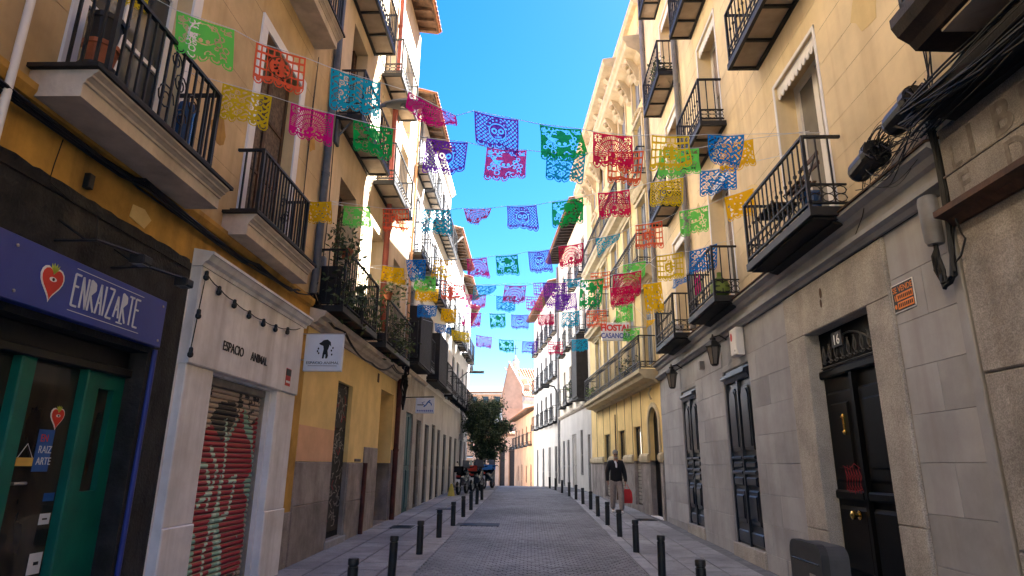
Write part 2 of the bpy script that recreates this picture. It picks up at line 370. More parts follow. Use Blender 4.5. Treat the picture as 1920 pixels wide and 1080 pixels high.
def balcony(par, F, u0, u1, z, out=.45, style='slab', h=.92, thick=.22, scroll=0., gap=.115, m='cornice stone', rail='black iron', ball=False, rail_u=None, bar=.0095):
    if style == 'slab':
        b = MB(); b.profile(F, [(0, z), (out-.06, z), (out-.06, z+thick*.5), (out-.045, z+thick*.52), (out-.045, z+thick*.62), (out-.02, z+thick*.72), (out-.005, z+thick*.74), (out-.005, z+thick*.82), (out+.03, z+thick*.92), (out+.03, z+thick), (0, z+thick)], u0+.05, u1-.05)
        s = b.build('balcony', m, par); MB().box(F, u0+.01, u1-.01, .0, out+.05, z+thick+.003, z+thick+.035).build('coping', 'dark slat', s); zt = z+thick+.035
    else:                                            # iron frame with a boarded soffit between beams
        b = MB(); b.box(F, u0, u1, out-.05, out, z, z+.1); b.box(F, u0, u0+.05, 0, out-.05, z, z+.1); b.box(F, u1-.05, u1, 0, out-.05, z, z+.1); b.box(F, u0+.05, u1-.05, 0, .05, z, z+.1)
        k = 3
        for i in range(1, k): q = u0+(u1-u0)*i/k; b.box(F, q-.02, q+.02, .05, out-.05, z, z+.08)
        s = b.build('balcony', 'black iron', par); MB().box(F, u0+.05, u1-.05, .05, out-.05, z+.04, z+.075).build('deck', m, s); zt = z+.1
    r0, r1 = rail_u or (u0+.05, u1-.05)
    railing(F, r0, r1, out-.03, zt, zt+h, gap, scroll, bar=bar, ball=ball).build('railing', rail, s)
    return s
def eave(par, F, u0, u1, z, out=.6, tiles=True, m='rafter wood', gap=.45):
    b = MB(); b.profile(F, [(-.1, z+.16), (out, z+.06), (out, z+.10), (-.1, z+.22)], u0, u1); e = b.build('eave', m, par)
    k = int((u1-u0)/gap)
    for i in range(k):
        u = u0+(u1-u0)*(i+.5)/k
        MB().add([F.P(u-.05, 0, z+.02), F.P(u+.05, 0, z+.02), F.P(u+.05, out-.06, z-.02), F.P(u-.05, out-.06, z-.02),
                  F.P(u-.05, 0, z+.148), F.P(u+.05, 0, z+.148), F.P(u+.05, out-.06, z+.06), F.P(u-.05, out-.06, z+.06)],
                 [(0, 1, 2, 3), (4, 7, 6, 5), (0, 4, 5, 1), (1, 5, 6, 2), (2, 6, 7, 3), (3, 7, 4, 0)], F.flip).build('rafter', m, e)
    if tiles:
        t = MB(); k = int((u1-u0)/.2)
        for i in range(k):
            u = u0+.1+(u1-u0-.2)*i/(k-1); r = .085
            A = [F.P(u+r*math.cos(a), out+.1, z+.12+r*math.sin(a)*.9) for a in [math.pi*j/5 for j in range(6)]]
            B = [F.P(u+r*math.cos(a), -1.2, z+.64+r*math.sin(a)*.9) for a in [math.pi*j/5 for j in range(6)]]
            A2 = [F.P(u+(r-.02)*math.cos(a), out+.1, z+.115+(r-.02)*math.sin(a)*.9) for a in [math.pi*j/5 for j in range(6)]]
            t.add(A+B+A2, [(j, j+1, j+7, j+6) for j in range(5)]+[(j+1, j, j+12, j+13) for j in range(5)])
        o = t.build('roof_tiles', 'roof tile', e); o['kind'] = 'stuff'
        MB().profile(F, [(out, z+.105), (out+.06, z+.10), (-1.2, z+.56), (-1.2, z+.5)], u0, u1).build('roof_bed', 'roof tile', e)
    return e
def roof(par, F, u0, u1, z, deep=8, rise=2.2, m='roof tile', n=-.02):
    MB().add([F.P(u0, n, z), F.P(u1, n, z), F.P(u1, -deep/2, z+rise), F.P(u0, -deep/2, z+rise), F.P(u1, -deep, z), F.P(u0, -deep, z)],
             [(0, 1, 2, 3), (3, 2, 4, 5), (0, 3, 5), (1, 4, 2), (0, 5, 4, 1)]).build('roof', m, par)
def pipe(par, pts, r, m, name='drainpipe', collars=True):
    b = MB().tube(pts, r, 10)
    if collars:
        for a, c in zip(pts[:-1], pts[1:]):
            a, c = Vector(a), Vector(c); k = int((c-a).length/2)
            for i in range(1, k+1):
                p = a.lerp(c, i/(k+1)); dd = (c-a).normalized()*.03; b.tube([p-dd, p+dd], r*1.18, 10)
    o = b.build(name, m, par); smooth_by_angle(o, 50); return o
def text(txt, F, u, n, z, h, m, parent, su=1, ext=.01, name='lettering', wide=1., align='LEFT', shear=0., bold=0.):
    c = bpy.data.curves.new('t', 'FONT'); c.body = txt; c.size = h/.7; c.extrude = ext/2; c.offset = bold; c.align_x = align
    o = bpy.data.objects.new('t', c); COL.objects.link(o); dg = bpy.context.evaluated_depsgraph_get()
    me = bpy.data.meshes.new_from_object(o.evaluated_get(dg)); bpy.data.objects.remove(o); bpy.data.curves.remove(c)
    b = MB(); b.add([F.P(u+su*(v.co.x*wide+shear*v.co.y), n+v.co.z+ext/2, z+v.co.y) for v in me.vertices], [tuple(p.vertices) for p in me.polygons])
    bpy.data.meshes.remove(me)
    return b.build(name, m, parent)
def stroke(b, F, pts, w, n, ext=.006, su=1, u=0, z=0, s=1.):
    "flat painted stroke along pts (x,y) of width w, mapped on the facade"
    for (x0, y0), (x1, y1) in zip(pts[:-1], pts[1:]):
        dx, dy = x1-x0, y1-y0; L = math.hypot(dx, dy) or 1; px, py = -dy/L*w/2, dx/L*w/2
        q = [(x0+px, y0+py), (x0-px, y0-py), (x1-px, y1-py), (x1+px, y1+py)]
        b.prism(F, [(u+su*x*s, z+y*s) for x, y in q], n, n+ext)
def letters(txt, F, u, n, z, h, m, parent, su=1, ext=.01, step=.2, **k):
    for i, ch in enumerate(txt):
        if ch != ' ': text(ch, F, u+su*step*i, n, z, h, m, parent, su, ext, **k)
def heart(F, u, n, z, h, parent, su=1):
    pts = []
    for i in range(28):
        t = 2*math.pi*i/28; pts.append((.8*math.sin(t)**3*16/17, (13*math.cos(t)-5*math.cos(2*t)-2*math.cos(3*t)-math.cos(4*t))/17))
    for k, m, nn in ((1.16, 'white paint', n), (1., 'heart red', n+.004)):
        MB().prism(F, [(u+su*x*h*.5*k, z+y*h*.5*k) for x, y in pts], nn, nn+.004).build('heart_outline' if k > 1 else 'heart', m, parent)
    b = MB()
    for a in (-.5, -.18, .18, .5):
        x0, y0 = 0, .42; x1, y1 = math.sin(a)*.62, .42+math.cos(a)*.62; xm, ym = (x0+x1)/2, (y0+y1)/2; w = .09
        b.prism(F, [(u+su*p*h*.5, z+q*h*.5) for p, q in ((x0, y0), (xm-w, ym), (x1, y1), (xm+w, ym))], n+.008, n+.011)
    b.build('heart_leaves', 'heart green', parent)
    MB().prism(F, [(u+su*.26*math.cos(t)*h*.5, z+(.12+.13*math.sin(t))*h*.5) for t in [2*math.pi*i/12 for i in range(12)]], n+.008, n+.011).build('eye', 'white paint', parent)
    MB().prism(F, [(u+su*.09*math.cos(t)*h*.5, z+(.12+.09*math.sin(t))*h*.5) for t in [2*math.pi*i/10 for i in range(10)]], n+.011, n+.013).build('pupil', 'black paint', parent)
def leaves(c, rad, n, size, rnd, hang=0., clumps=9):
    b = MB(); c = Vector(c); cl = []
    for i in range(clumps):
        while True:
            p = Vector((rnd.uniform(-1, 1), rnd.uniform(-1, 1), rnd.uniform(-1, 1)))
            if .25 < p.length < 1: break
        cl.append(Vector((p.x*rad[0], p.y*rad[1], p.z*rad[2])))
    for i in range(n):
        k = rnd.choice(cl); sp = min(rad)*.42
        p = c+k+Vector((rnd.gauss(0, sp), rnd.gauss(0, sp), rnd.gauss(0, sp)-abs(rnd.gauss(0, hang))))
        d = Vector((rnd.gauss(0, 1), rnd.gauss(0, 1), rnd.gauss(0, .8)-.3)).normalized(); e = d.cross(Vector((rnd.gauss(0, 1), rnd.gauss(0, 1), rnd.gauss(0, 1)))).normalized()
        s = size*rnd.uniform(.6, 1.35)
        b.add([p-d*s, p+e*s*.42, p+d*s, p-e*s*.42], [(0, 1, 2, 3)])
    return b
FL = Fr((-3.5, 0), (0, 1), (1, 0)); FRt = Fr((3.5, 0), (0, 1), (-1, 0))
def frame2(a, b, right=True):
    d = Vector((b[0]-a[0], b[1]-a[1])).normalized(); n = Vector((-d.y, d.x)) if right else Vector((d.y, -d.x)); return Fr(a, d, n)

# ================================================================== THE SETTING: ground, road, pavements
def strip(name, xl, xr, y0, y1, dz, m, step=1.5, kind='structure'):
    "a sheet between the lines x=xl(y) and x=xr(y) that follows the street's slope"
    k = max(2, int((y1-y0)/step)); b = MB()
    ys = [y0+(y1-y0)*i/k for i in range(k+1)]
    P = [Vector((f(y), y, gz(y)+dz)) for y in ys for f in (xl, xr)]
    b.add(P, [(2*i, 2*i+1, 2*i+3, 2*i+2) for i in range(k)])
    o = b.build(name, m); o['kind'] = kind; return o
def rb(y):   # right building line in plan
    for (x0, y0), (x1, y1) in zip(RLINE[:-1], RLINE[1:]):
        if y <= y1: return x0+(x1-x0)*(y-y0)/(y1-y0)
    return x1
RLINE = [(3.5, -60), (3.5, 17), (2.75, 28.6), (1.83, 39), (.35, 51), (-1.55, 66), (-4.2, 84), (-9, 105)]
LLINE = [(-3.5, -60), (-3.5, 36), (-4.6, 44), (-7, 54), (-11, 70), (-18, 105)]
def lb(y):
    for (x0, y0), (x1, y1) in zip(LLINE[:-1], LLINE[1:]):
        if y <= y1: return x0+(x1-x0)*(y-y0)/(y1-y0)
    return x1
kr = lambda y: min(1.86, rb(y)-1.2) if y > 20 else 1.86
kl = lambda y: -1.82 if y < 36 else lb(y)+1.6
strip('ground', lambda y: -400, lambda y: 400, -60, 600, -.16, 'asphalt', 6)
strip('road', kl, kr, -40, 105, -.022, 'joint sand')
PAVE_L = strip('pavement', lambda y: lb(y)-.3, lambda y: kl(y)-.0, -40, 105, -.008, 'joint sand')
PAVE_R = strip('pavement', lambda y: kr(y), lambda y: rb(y)+.3, -40, 105, -.008, 'joint sand')
# setts of the carriageway: real stones near the camera, coarser courses beyond
rnd = random.Random(3)
def setts(y0, y1, sy, sx):
    b = MB(); row = 0; y = y0
    while y < y1:
        x = kl(y)+.20+(sx/2 if row % 2 else 0); xe = kr(y)-.20
        while x < xe-.02:
            x1 = min(x+sx-.006, xe); j = rnd.uniform(-.003, .004); z = gz(y+sy/2)-.006+j; s = .0172*sy/2; t = .009; zb = z-.016; e = rnd.uniform(-.002, .002)
            b.add([(x, y, zb), (x1, y, zb), (x1, y+sy-.006, zb), (x, y+sy-.006, zb), (x+t, y+t, z-s+e), (x1-t, y+t, z-s-e), (x1-t, y+sy-.006-t, z+s), (x+t, y+sy-.006-t, z+s)],
                  [(4, 5, 6, 7), (0, 1, 5, 4), (1, 2, 6, 5), (2, 3, 7, 6), (3, 0, 4, 7)])
            x += sx
        y += sy; row += 1
    return b
o = setts(5.5, 40, .10, .118).build('cobblestones', 'cobble'); o['kind'] = 'stuff'
# pavement slabs: separate stones with open joints; they share a few meshes
def slab_mesh(w, d):
    b = MB(); g = .005; s = .0172; z = lambda y: s*y
    P = [(g, g, z(g)-.03), (w-g, g, z(g)-.03), (w-g, d-g, z(d-g)-.03), (g, d-g, z(d-g)-.03), (g+.006, g+.006, z(g)), (w-g-.006, g+.006, z(g)), (w-g-.006, d-g-.006, z(d)), (g+.006, d-g-.006, z(d))]
    me = bpy.data.meshes.new('paving_slab'); me.from_pydata(P, [], [(4, 5, 6, 7), (0, 1, 5, 4), (1, 2, 6, 5), (2, 3, 7, 6), (3, 0, 4, 7)]); me.materials.append(MT['paving slab']); return me
SLM = slab_mesh(.47, .62); KER = slab_mesh(.2, 1.0); KER.materials[0] = MT['kerb granite']
for side, par in ((-1, PAVE_L), (1, PAVE_R)):
    y = 5.2; row = 0
    while y < 29:
        for i in range(4):
            x = (-3.52+i*.49) if side < 0 else (1.86+i*.47)
            if side > 0 and x+.45 > rb(y)+.1: continue
            o = link('paving_slab', SLM, None, par, (x, y+(.31 if i % 2 else 0), gz(y+(.31 if i % 2 else 0))+rnd.uniform(-.001, .002)))
        y += .62; row += 1
    y = 5.0
    while y < 30:
        x = -1.84 if side < 0 else 1.66
        link('kerb_stone', KER, None, par, (x, y, gz(y)-.002)); y += 1.0
for x, y, w in ((-2.85, 14.9, .5), (3.0, 17.2, .5), (-2.5, 19.6, .5), (-1.2, 15.6, 1.0)):
    b = MB(); border(b, Fr((x, y), (1, 0), (0, -1)), 0, 0, 0, 0, .0, 0, 0) if False else None
    b = MB(); b.add([(x-w/2, y-.3, gz(y-.3)+.004), (x+w/2, y-.3, gz(y-.3)+.004), (x+w/2, y+.3, gz(y+.3)+.004), (x-w/2, y+.3, gz(y+.3)+.004), (x-w/2, y-.3, gz(y-.3)-.02), (x+w/2, y-.3, gz(y-.3)-.02), (x+w/2, y+.3, gz(y+.3)-.02), (x-w/2, y+.3, gz(y+.3)-.02)],
                    [(0, 1, 2, 3), (0, 4, 5, 1), (1, 5, 6, 2), (2, 6, 7, 3), (3, 7, 4, 0)])
    for k in range(5):
        yy = y-.22+k*.1; b.add([(x-w/2+.05, yy, gz(yy)+.009), (x+w/2-.05, yy, gz(yy)+.009), (x+w/2-.05, yy+.05, gz(yy)+.01), (x-w/2+.05, yy+.05, gz(yy)+.01)], [(0, 1, 2, 3)])
    where = {-2.85: 'on the left pavement in front of the open doorway', 3.0: 'on the right pavement before the ornate yellow house', -2.5: 'on the left pavement near the teal door', -1.2: 'set in the left part of the cobbled road'}[x]
    b.build('manhole_cover', 'black iron', None, 'dark rectangular cast iron cover '+where, 'manhole cover', 'covers in the street')

# ================================================================== LEFT SIDE, first building: ochre house with two shops
F = FL
LA = empty('ochre_house', (-3.5, 2, 0), 'ochre apartment house with plaster balconies over the blue sign and the white shopfront', 'building', 'houses along the street')
up = [(4.05, 5.35, 4.32, 7.1), (6.98, 8.25, 4.42, 7.12), (7.0, 8.25, 8.4, 11), (4.05, 5.35, 8.4, 11), (1.0, 2.3, 4.32, 7.1), (-2, -.7, 4.32, 7.1)]
facade(LA, F, -9, 9.6, 4.12, 13.8, up, 'ochre plaster', grooves=[4.86+.6*k for k in range(14)])  # runs on unseen behind the camera to enclose the street's light
facade(LA, F, -9, 9.6, 3.58, 4.12, [], 'deep ochre plaster', name='wall')
facade(LA, F, -9, 6.08, -.4, 3.58, [(2.2, 5.6, .06, 2.56)], 'charcoal render', d=.24, name='shop_wall')
facade(LA, F, 6.08, 9.15, -.4, 3.58, [(6.72, 8.42, .12, 2.53)], 'shop white', d=.3, name='shop_wall')
facade(LA, F, 9.15, 9.62, .92, 3.58, [], 'deep ochre plaster', name='wall')
MB().bev(F, 9.16, 9.6, -.2, .02, -.3, .92).build('plinth', 'plinth granite', LA)
core(LA, F, -9, 9.6, -.3, 13.7); roof(LA, F, -9, 9.6, 13.82); eave(LA, F, -9, 9.6, 13.8, .55)
# ledge carrying the cables, cracked edge of the charcoal render
b = MB(); b.profile(F, [(0, 3.98), (.06, 4.0), (.09, 4.06), (.09, 4.11), (0, 4.14)], -9, 9.55); b.build('string_course', 'deep ochre plaster', LA)
b = MB(); rr = random.Random(5); u = -2.0; pts = []
while u < 6.05: pts.append((u, 3.585+rr.uniform(-.0, .022))); u += rr.uniform(.04, .12)
b.prism(F, [(-2, 3.5)]+pts+[(6.05, 3.5)], .0, .012); b.build('render_edge', 'charcoal render', LA)
MB().prism(F, [(5.0, 3.66), (5.22, 3.63), (5.3, 3.74), (5.18, 3.8), (5.02, 3.78)], 0, .008).build('paint_patch', 'yellow plaster', LA)
for uu in (4.05, 6.98, 7.0, 1.0):
    z0, z1 = (4.42, 7.12) if uu in (6.98,) else ((8.4, 11) if uu == 7.0 else (4.32, 7.1)); w = 1.3 if uu != 6.98 else 1.27
    w2 = 1.25 if uu == 7.0 else w
    b = MB(); t = .16 if uu == 6.98 else .14
    b.box(F, uu-t, uu-.0, .0, .025, z0-.1, z1); b.box(F, uu+w2, uu+w2+t, .0, .025, z0-.1, z1); b.box(F, uu-t, uu+w2+t, .0, .028, z1, z1+t)
    b.build('window_surround', 'trim white', LA)
    window(LA, F, uu, uu+w2, z0, z1, -.16, 'trim white' if uu != 6.98 else 'wood brown', 'window glass', .07, 1, 2, curtain=('reed blind', .05) if uu == 6.98 else None)
window(LA, F, 4.05, 5.35, 8.4, 11, -.16, 'trim white')
b1 = balcony(LA, F, 3.66, 5.74, 4.02, .46, 'slab', .84, .21, m='cornice stone', gap=.105, rail_u=(3.86, 5.36))
b2 = balcony(LA, F, 6.5, 8.6, 4.08, .36, 'slab', .84, .25, m='cornice stone', gap=.09, rail_u=(6.66, 8.2))
b3 = balcony(LA, F, 6.3, 8.68, 8.06, .42, 'slab', .9, .24, m='cornice stone', gap=.1)
balcony(LA, F, .6, 2.7, 4.03, .42, 'slab', .84, .2)
# iron scrollwork standing in the near balcony railing
for cu, cz, r in ((4.55, 4.55, .13), (4.72, 4.78, .1), (4.62, 4.95, .08), (4.8, 4.5, .09), (4.95, 4.72, .11), (7.4, 4.85, .1), (7.55, 4.7, .09), (7.45, 4.62, .08)):
    MB().tube([F.P(cu+r*(1-j/22)*math.cos(j*.6), .43 if cu < 6 else .31, cz+r*(1-j/22)*math.sin(j*.6)) for j in range(18)], .008, 4).build('scroll', 'black iron', b1 if cu < 6 else b2)
pipe(LA, [F.P(9.5, .07, 13.6), F.P(9.5, .07, 4.45), F.P(9.5, .05, 4.2)], .062, 'blue grey pipe')
pipe(LA, [F.P(3.48, .1, 13.7), F.P(3.48, .1, 3.3), F.P(3.48, .0, 3.18)], .026, 'trim white', 'conduit', False)
# ---- green shopfront
g = -.2
b = MB(); border(b, F, 2.2, 5.6, .06, 2.56, .001, g-.02, g-.015)
for a, c, nn in ((4.38, 4.52, g+.06), (3.42, 3.52, g+.05)): MB().bev(F, a, c, g-.06, nn, .1, 2.4, .012).build('shop_post', 'teal paint', LA)
MB().bev(F, 2.2, 5.6, g-.06, g+.04, 2.4, 2.56, .01).build('shop_lintel', 'black iron', LA)
MB().bev(F, 2.2, 5.6, g-.03, g+.09, 2.33, 2.4, .008).build('shutter_track', 'black iron', LA)
# side panel with the narrow pane
sp = MB(); a0, a1, q0, q1 = 5.18, 5.6, 1.36, 2.2
for A in ((a0, a1, .1, q0), (a0, a1, q1, 2.33), (a0, 5.27, q0, q1), (5.47, a1, q0, q1)): sp.box(F, A[0], A[1], g-.06, g+.03, A[2], A[3])
spn = sp.build('shop_panel', 'teal paint', LA); MB().box(F, 5.27, 5.47, g-.03, g-.02, q0, q1).build('pane', 'shop glass', spn)
MB().bev(F, 5.08, 5.17, g-.06, g+.06, .1, 2.33, .01).build('shop_post', 'teal paint', LA)
gl = MB().box(F, 4.52, 5.08, g-.03, g-.02, .12, 2.33).build('shop_pane', 'shop glass', LA)
MB().box(F, 3.52, 4.38, g-.03, g-.02, .12, 2.33).build('shop_pane', 'shop glass', LA); MB().box(F, 2.2, 3.42, g-.03, g-.02, .12, 2.33).build('shop_pane', 'shop glass', LA)
hs_ = MB().box(F, 4.905, 4.91, g-.018, g-.017, 1.85, 1.87).build('window_sticker', 'heart red', gl)
hh = link('heart_sticker', None, None, LA, F.P(4.93, g-.017, 1.9)); heart(F, 4.92, g-.017, 1.93, .17, hh)
pb = MB().box(F, 4.77, 4.93, g-.018, g-.015, 1.52, 1.83).build('blue_poster', 'sticker blue', LA)
for q, (tx, mm) in enumerate((('EN', 'heart red'), ('RAIZ', 'poster white'), ('ARTE', 'poster white'))): text(tx, F, 4.795, g-.015, 1.74-q*.085, .055, mm, pb, 1, .002, wide=.8)
MB().bev(F, 5.06, 5.075, g-.02, g-.01, .3, .5).build('notice', 'poster white', LA)
for q, (z, h, mm) in enumerate(((1.30, .06, 'sticker blue'), (1.22, .05, 'black paint'), (1.13, .08, 'poster white'), (.98, .12, 'black paint'), (.78, .15, 'poster white'))):
    st = MB().box(F, 4.95-.02*(q == 4), 5.06, g-.018, g-.016, z, z+h).build('door_sticker', mm, LA)
    if mm == 'poster white':
        MB().box(F, 4.98, 5.03, g-.0155, g-.0145, z+h*.42, z+h*.58).build('sticker_print', 'black paint', st)
hd = MB().box(F, 4.53, 4.56, g-.02, g+.0, 1.36, 1.48); hd.tube([F.P(4.545, g, 1.44), F.P(4.545, g+.05, 1.44), F.P(4.66, g+.05, 1.44)], .011, 8); hd.build('door_handle', 'steel', LA)
os_ = MB().box(F, 4.6, 4.76, g-.016, g-.010, 1.56, 1.62).build('open_sign', 'sticker yellow', None, 'small yellow wooden plate hung by a cord inside the shop door glass', 'sign')
MB().tube([F.P(4.61, g-.013, 1.62), F.P(4.68, g-.013, 1.72), F.P(4.75, g-.013, 1.62)], .003, 4).build('hanging_cord', 'poster white', os_)
pipe(LA, [F.P(5.67, .02, 2.6), F.P(5.66, .02, .05)], .022, 'pipe blue', 'corner_pipe', False)
# blue sign
sg = MB().bev(F, 2.6, 5.63, .005, .085, 2.615, 3.05, .006).build('shop_sign', 'sign blue', None, 'long blue shop sign with a red heart emblem and white lettering ENRAIZARTE', 'shop sign')
hh = link('heart_emblem', None, None, sg, F.P(4.2, .086, 2.85)); heart(F, 4.2, .086, 2.83, .26, hh)
LET = {'E': [[(.42, .0), (.0, .0), (.0, 1.), (.42, 1.)], [(0, .62), (.34, .62)]], 'N': [[(0, 0), (0, 1), (.42, .0), (.42, 1)]], 'R': [[(0, 0), (0, 1), (.36, .92), (.40, .72), (.06, .52), (.46, 0)]],
       'A': [[(0, 0), (.22, 1), (.44, 0)], [(.12, .38), (.32, .38)]], 'I': [[(0, 0), (0, 1)]], 'Z': [[(0, 1), (.42, 1), (0, 0), (.44, 0)]], 'T': [[(0, 1), (.46, 1)], [(.23, 0), (.23, 1)]]}
x = 0; b = MB(); H = .24
for i, ch in enumerate('ENRAIZARTE'):
    s = .74 if i == 6 else 1.
    for st in LET[ch]: stroke(b, F, [(x+p[0]*.58, (p[1]*s+(.10 if i == 6 else 0))*1.0) for p in st], .062, .0855, .006, 1, 4.42, 2.715, H)
    if ch in 'RA' and i != 6: b.prism(F, [(4.42+H*(x+p*.58), 2.715+H*q) for p, q in (((0, 1), (.36, .92), (.40, .72), (.06, .52), (0, .6)) if ch == 'R' else ((.15, .62), (.22, 1), (.29, .62)))], .0855, .0905)
    x += (.07 if ch == 'I' else .58*.46)+.10
k_ = .84/(x*H)
b2_ = MB(); b2_.v = []; b2_.f = b.f; o0 = F.P(4.42, 0, 0)
for v in b.v: b2_.v.append((v[0], 4.42+(v[1]-4.42)*k_, v[2]))
b2_.box(F, 4.42, 5.27, .0855, .0885, 2.995, 3.0); b2_.box(F, 4.40, 5.27, .0855, .0885, 2.672, 2.677); b2_.box(F, 4.955, 5.03, .0855, .0905, 2.70, 2.711)
b2_.build('lettering', 'poster white', sg)
for u, z in ((3.85, 2.98), (5.57, 2.99), (5.57, 2.67), (3.9, 2.68)): MB().lathe(F.P(u, .085, z), [(.012, 0), (.012, .006), (.004, .01)], 8, (1, 0, 0)).build('bolt', 'steel', sg)
# two floodlights on arms over the sign
for i, u in enumerate((4.25, 4.9)):
    e = empty('sign_lamp', F.P(u, 0, 3.15), ('black floodlight on a bracket over the middle of the blue sign', 'black floodlight on a bracket over the right end of the blue sign')[i], 'lamp', 'floodlights over the blue sign')
    MB().tube([F.P(u, .0, 3.16), F.P(u+.02, .3, 3.17), F.P(u+.45, .36, 3.2)], .012, 6).build('arm', 'black iron', e)
    MB().tube([F.P(u, .0, 3.32), F.P(u+.02, .22, 3.17)], .009, 6).build('brace', 'black iron', e)
    h = MB(); h.bev(Fr((-3.5, u), (0, 1), (1, 0)), .42, .54, .3, .42, 3.13, 3.2, .01); h.build('lamp_head', 'black iron', e)
    MB().box(Fr((-3.5, u), (0, 1), (1, 0)), .435, .525, .32, .40, 3.122, 3.128).build('lamp_lens', 'pale pane', e)
# ---- white shopfront: pilasters, fascia, cornice, roller shutter
for a, c in ((6.12, 6.68), (8.46, 9.12)):
    MB().bev(F, a, c, .0, .085, 1.0, 2.55, .01).build('pilaster', 'shop white', LA); MB().bev(F, a-.01, c+.01, .0, .1, -.2, 1.0, .012).build('pilaster', 'shop white', LA)
MB().bev(F, 6.1, 9.14, .0, .11, 2.552, 3.56, .012).build('fascia', 'shop white', LA)
b = MB(); b.profile(F, [(0, 3.56), (.12, 3.56), (.13, 3.6), (.17, 3.62), (.2, 3.68), (.22, 3.68), (.22, 3.71), (0, 3.75)], 6.08, 9.2); b.build('cornice', 'shop white', LA)
text('ESPACIO', F, 6.74, .112, 2.80, .105, 'black paint', LA, 1, .006, wide=.885, bold=.001); text('ANIMAL', F, 7.46, .112, 2.80, .105, 'black paint', LA, 1, .006, wide=.885, bold=.001)
st = MB().box(F, 8.62, 8.8, .111, .114, 2.64, 2.88).build('alarm_sticker', 'red paint', LA); MB().box(F, 8.62, 8.8, .115, .117, 2.78, 2.87).build('sticker_print', 'black paint', st); MB().box(F, 8.64, 8.78, .115, .117, 2.68, 2.71).build('sticker_print', 'white paint', st)
# roller shutter with sprayed piece: every slat its own object; paint is a colour attribute
SHU = link('roller_shutter', None, None, LA, F.P(7.55, -.1, .12))
GRm = bpy.data.materials.new('sprayed shutter'); GRm.use_nodes = True; _n = GRm.node_tree.nodes; at = _n.new('ShaderNodeVertexColor'); at.layer_name = 'paint'
_nz = _n.new('ShaderNodeTexNoise'); _nz.inputs['Scale'].default_value = 9; _mx = _n.new('ShaderNodeMix'); _mx.data_type = 'RGBA'; _mx.blend_type = 'MULTIPLY'; _mx.inputs['Factor'].default_value = .2
GRm.node_tree.links.new(at.outputs['Color'], _mx.inputs['A']); _g = _n.new('ShaderNodeNewGeometry'); GRm.node_tree.links.new(_g.outputs['Position'], _nz.inputs['Vector']); GRm.node_tree.links.new(_nz.outputs['Fac'], _mx.inputs['B'])
GRm.node_tree.links.new(_mx.outputs['Result'], _n['Principled BSDF'].inputs['Base Color']); _n['Principled BSDF'].inputs['Roughness'].default_value = .55; MT['sprayed'] = GRm
def segd(px_, py_, a, b):
    dx, dy = b[0]-a[0], b[1]-a[1]; t = max(0, min(1, ((px_-a[0])*dx+(py_-a[1])*dy)/(dx*dx+dy*dy+1e-9))); return math.hypot(px_-a[0]-t*dx, py_-a[1]-t*dy)
def inpoly(x, y, P):
    c = False
    for i in range(len(P)):
        (x0, y0), (x1, y1) = P[i], P[i-1]
        if (y0 > y) != (y1 > y) and x < (x1-x0)*(y-y0)/(y1-y0)+x0: c = not c
    return c
rr = random.Random(11); TAGS = []
for cx0, cx1, cy0, cy1, k in ((.02, .2, .80, .99, 9), (.62, .98, .84, .99, 12), (.0, .16, .06, .24, 8), (.6, .95, .01, .07, 8)):
    for i in range(k):
        p = (rr.uniform(cx0, cx1), rr.uniform(cy0, cy1)); pl_ = [p]
        for q in range(3): p = (min(cx1, max(cx0, p[0]+rr.uniform(-.07, .07))), min(cy1, max(cy0, p[1]+rr.uniform(-.05, .05)))); pl_.append(p)
        TAGS += list(zip(pl_[:-1], pl_[1:]))
RED = [[(.02, .66), (.2, .80), (.42, .84), (.48, .70), (.46, .42), (.34, .30), (.02, .34)], [(.5, .72), (.66, .86), (.9, .74), (.98, .6), (.9, .55), (.78, .52), (.95, .45), (.94, .3), (.76, .22), (.56, .3), (.5, .5)],
       [(.24, .32), (.48, .30), (.52, .14), (.38, .06), (.26, .14)], [(.66, .22), (.9, .26), (.97, .1), (.8, .05), (.66, .1)], [(.9, .86), (1, .9), (1, .68), (.95, .7)]]
MINT = [[(.0, .60), (.3, .86), (.5, .76), (.72, .93), (.96, .78), (.99, .55), (.96, .30), (.98, .2), (.8, .16), (.7, .04), (.5, .02), (.3, .02), (.16, .12), (.1, .28), (.0, .3)]]
BLK = [[(.22, .84), (.34, .93), (.56, .95), (.62, .88), (.52, .78), (.42, .74)]]
LINES = [((.46, .84), (.52, .66)), ((.52, .66), (.50, .46)), ((.50, .46), (.38, .22)), ((.38, .22), (.4, .04)), ((.12, .62), (.26, .62)), ((.26, .62), (.36, .5)), ((.36, .5), (.22, .44)), ((.62, .54), (.72, .56)), ((.72, .56), (.66, .38)), ((.66, .38), (.56, .36)), ((.5, .3), (.62, .2)), ((.62, .2), (.6, .06)), ((.3, .7), (.42, .6)), ((.42, .6), (.34, .42))]
def spray(s, t):
    if any(segd(s, t, a, c) < .016 for a, c in LINES): return (.50, .72, .62)
    if any(segd(s, t, a, c) < .0075 for a, c in TAGS): return (.01, .01, .01)
    if any(inpoly(s, t, P) for P in BLK): return (.012, .012, .012)
    if any(inpoly(s, t, P) for P in RED): return (.36, .012, .03)
    if any(inpoly(s, t, P) for P in MINT): return (.26, .52, .42) if (math.sin(s*23+t*9) > -.5) else (.36, .012, .03)
    return (.56, .46, .38)
z0s, z1s, NS = .14, 2.44, 38; hgt = (z1s-z0s)/NS; NX = 64
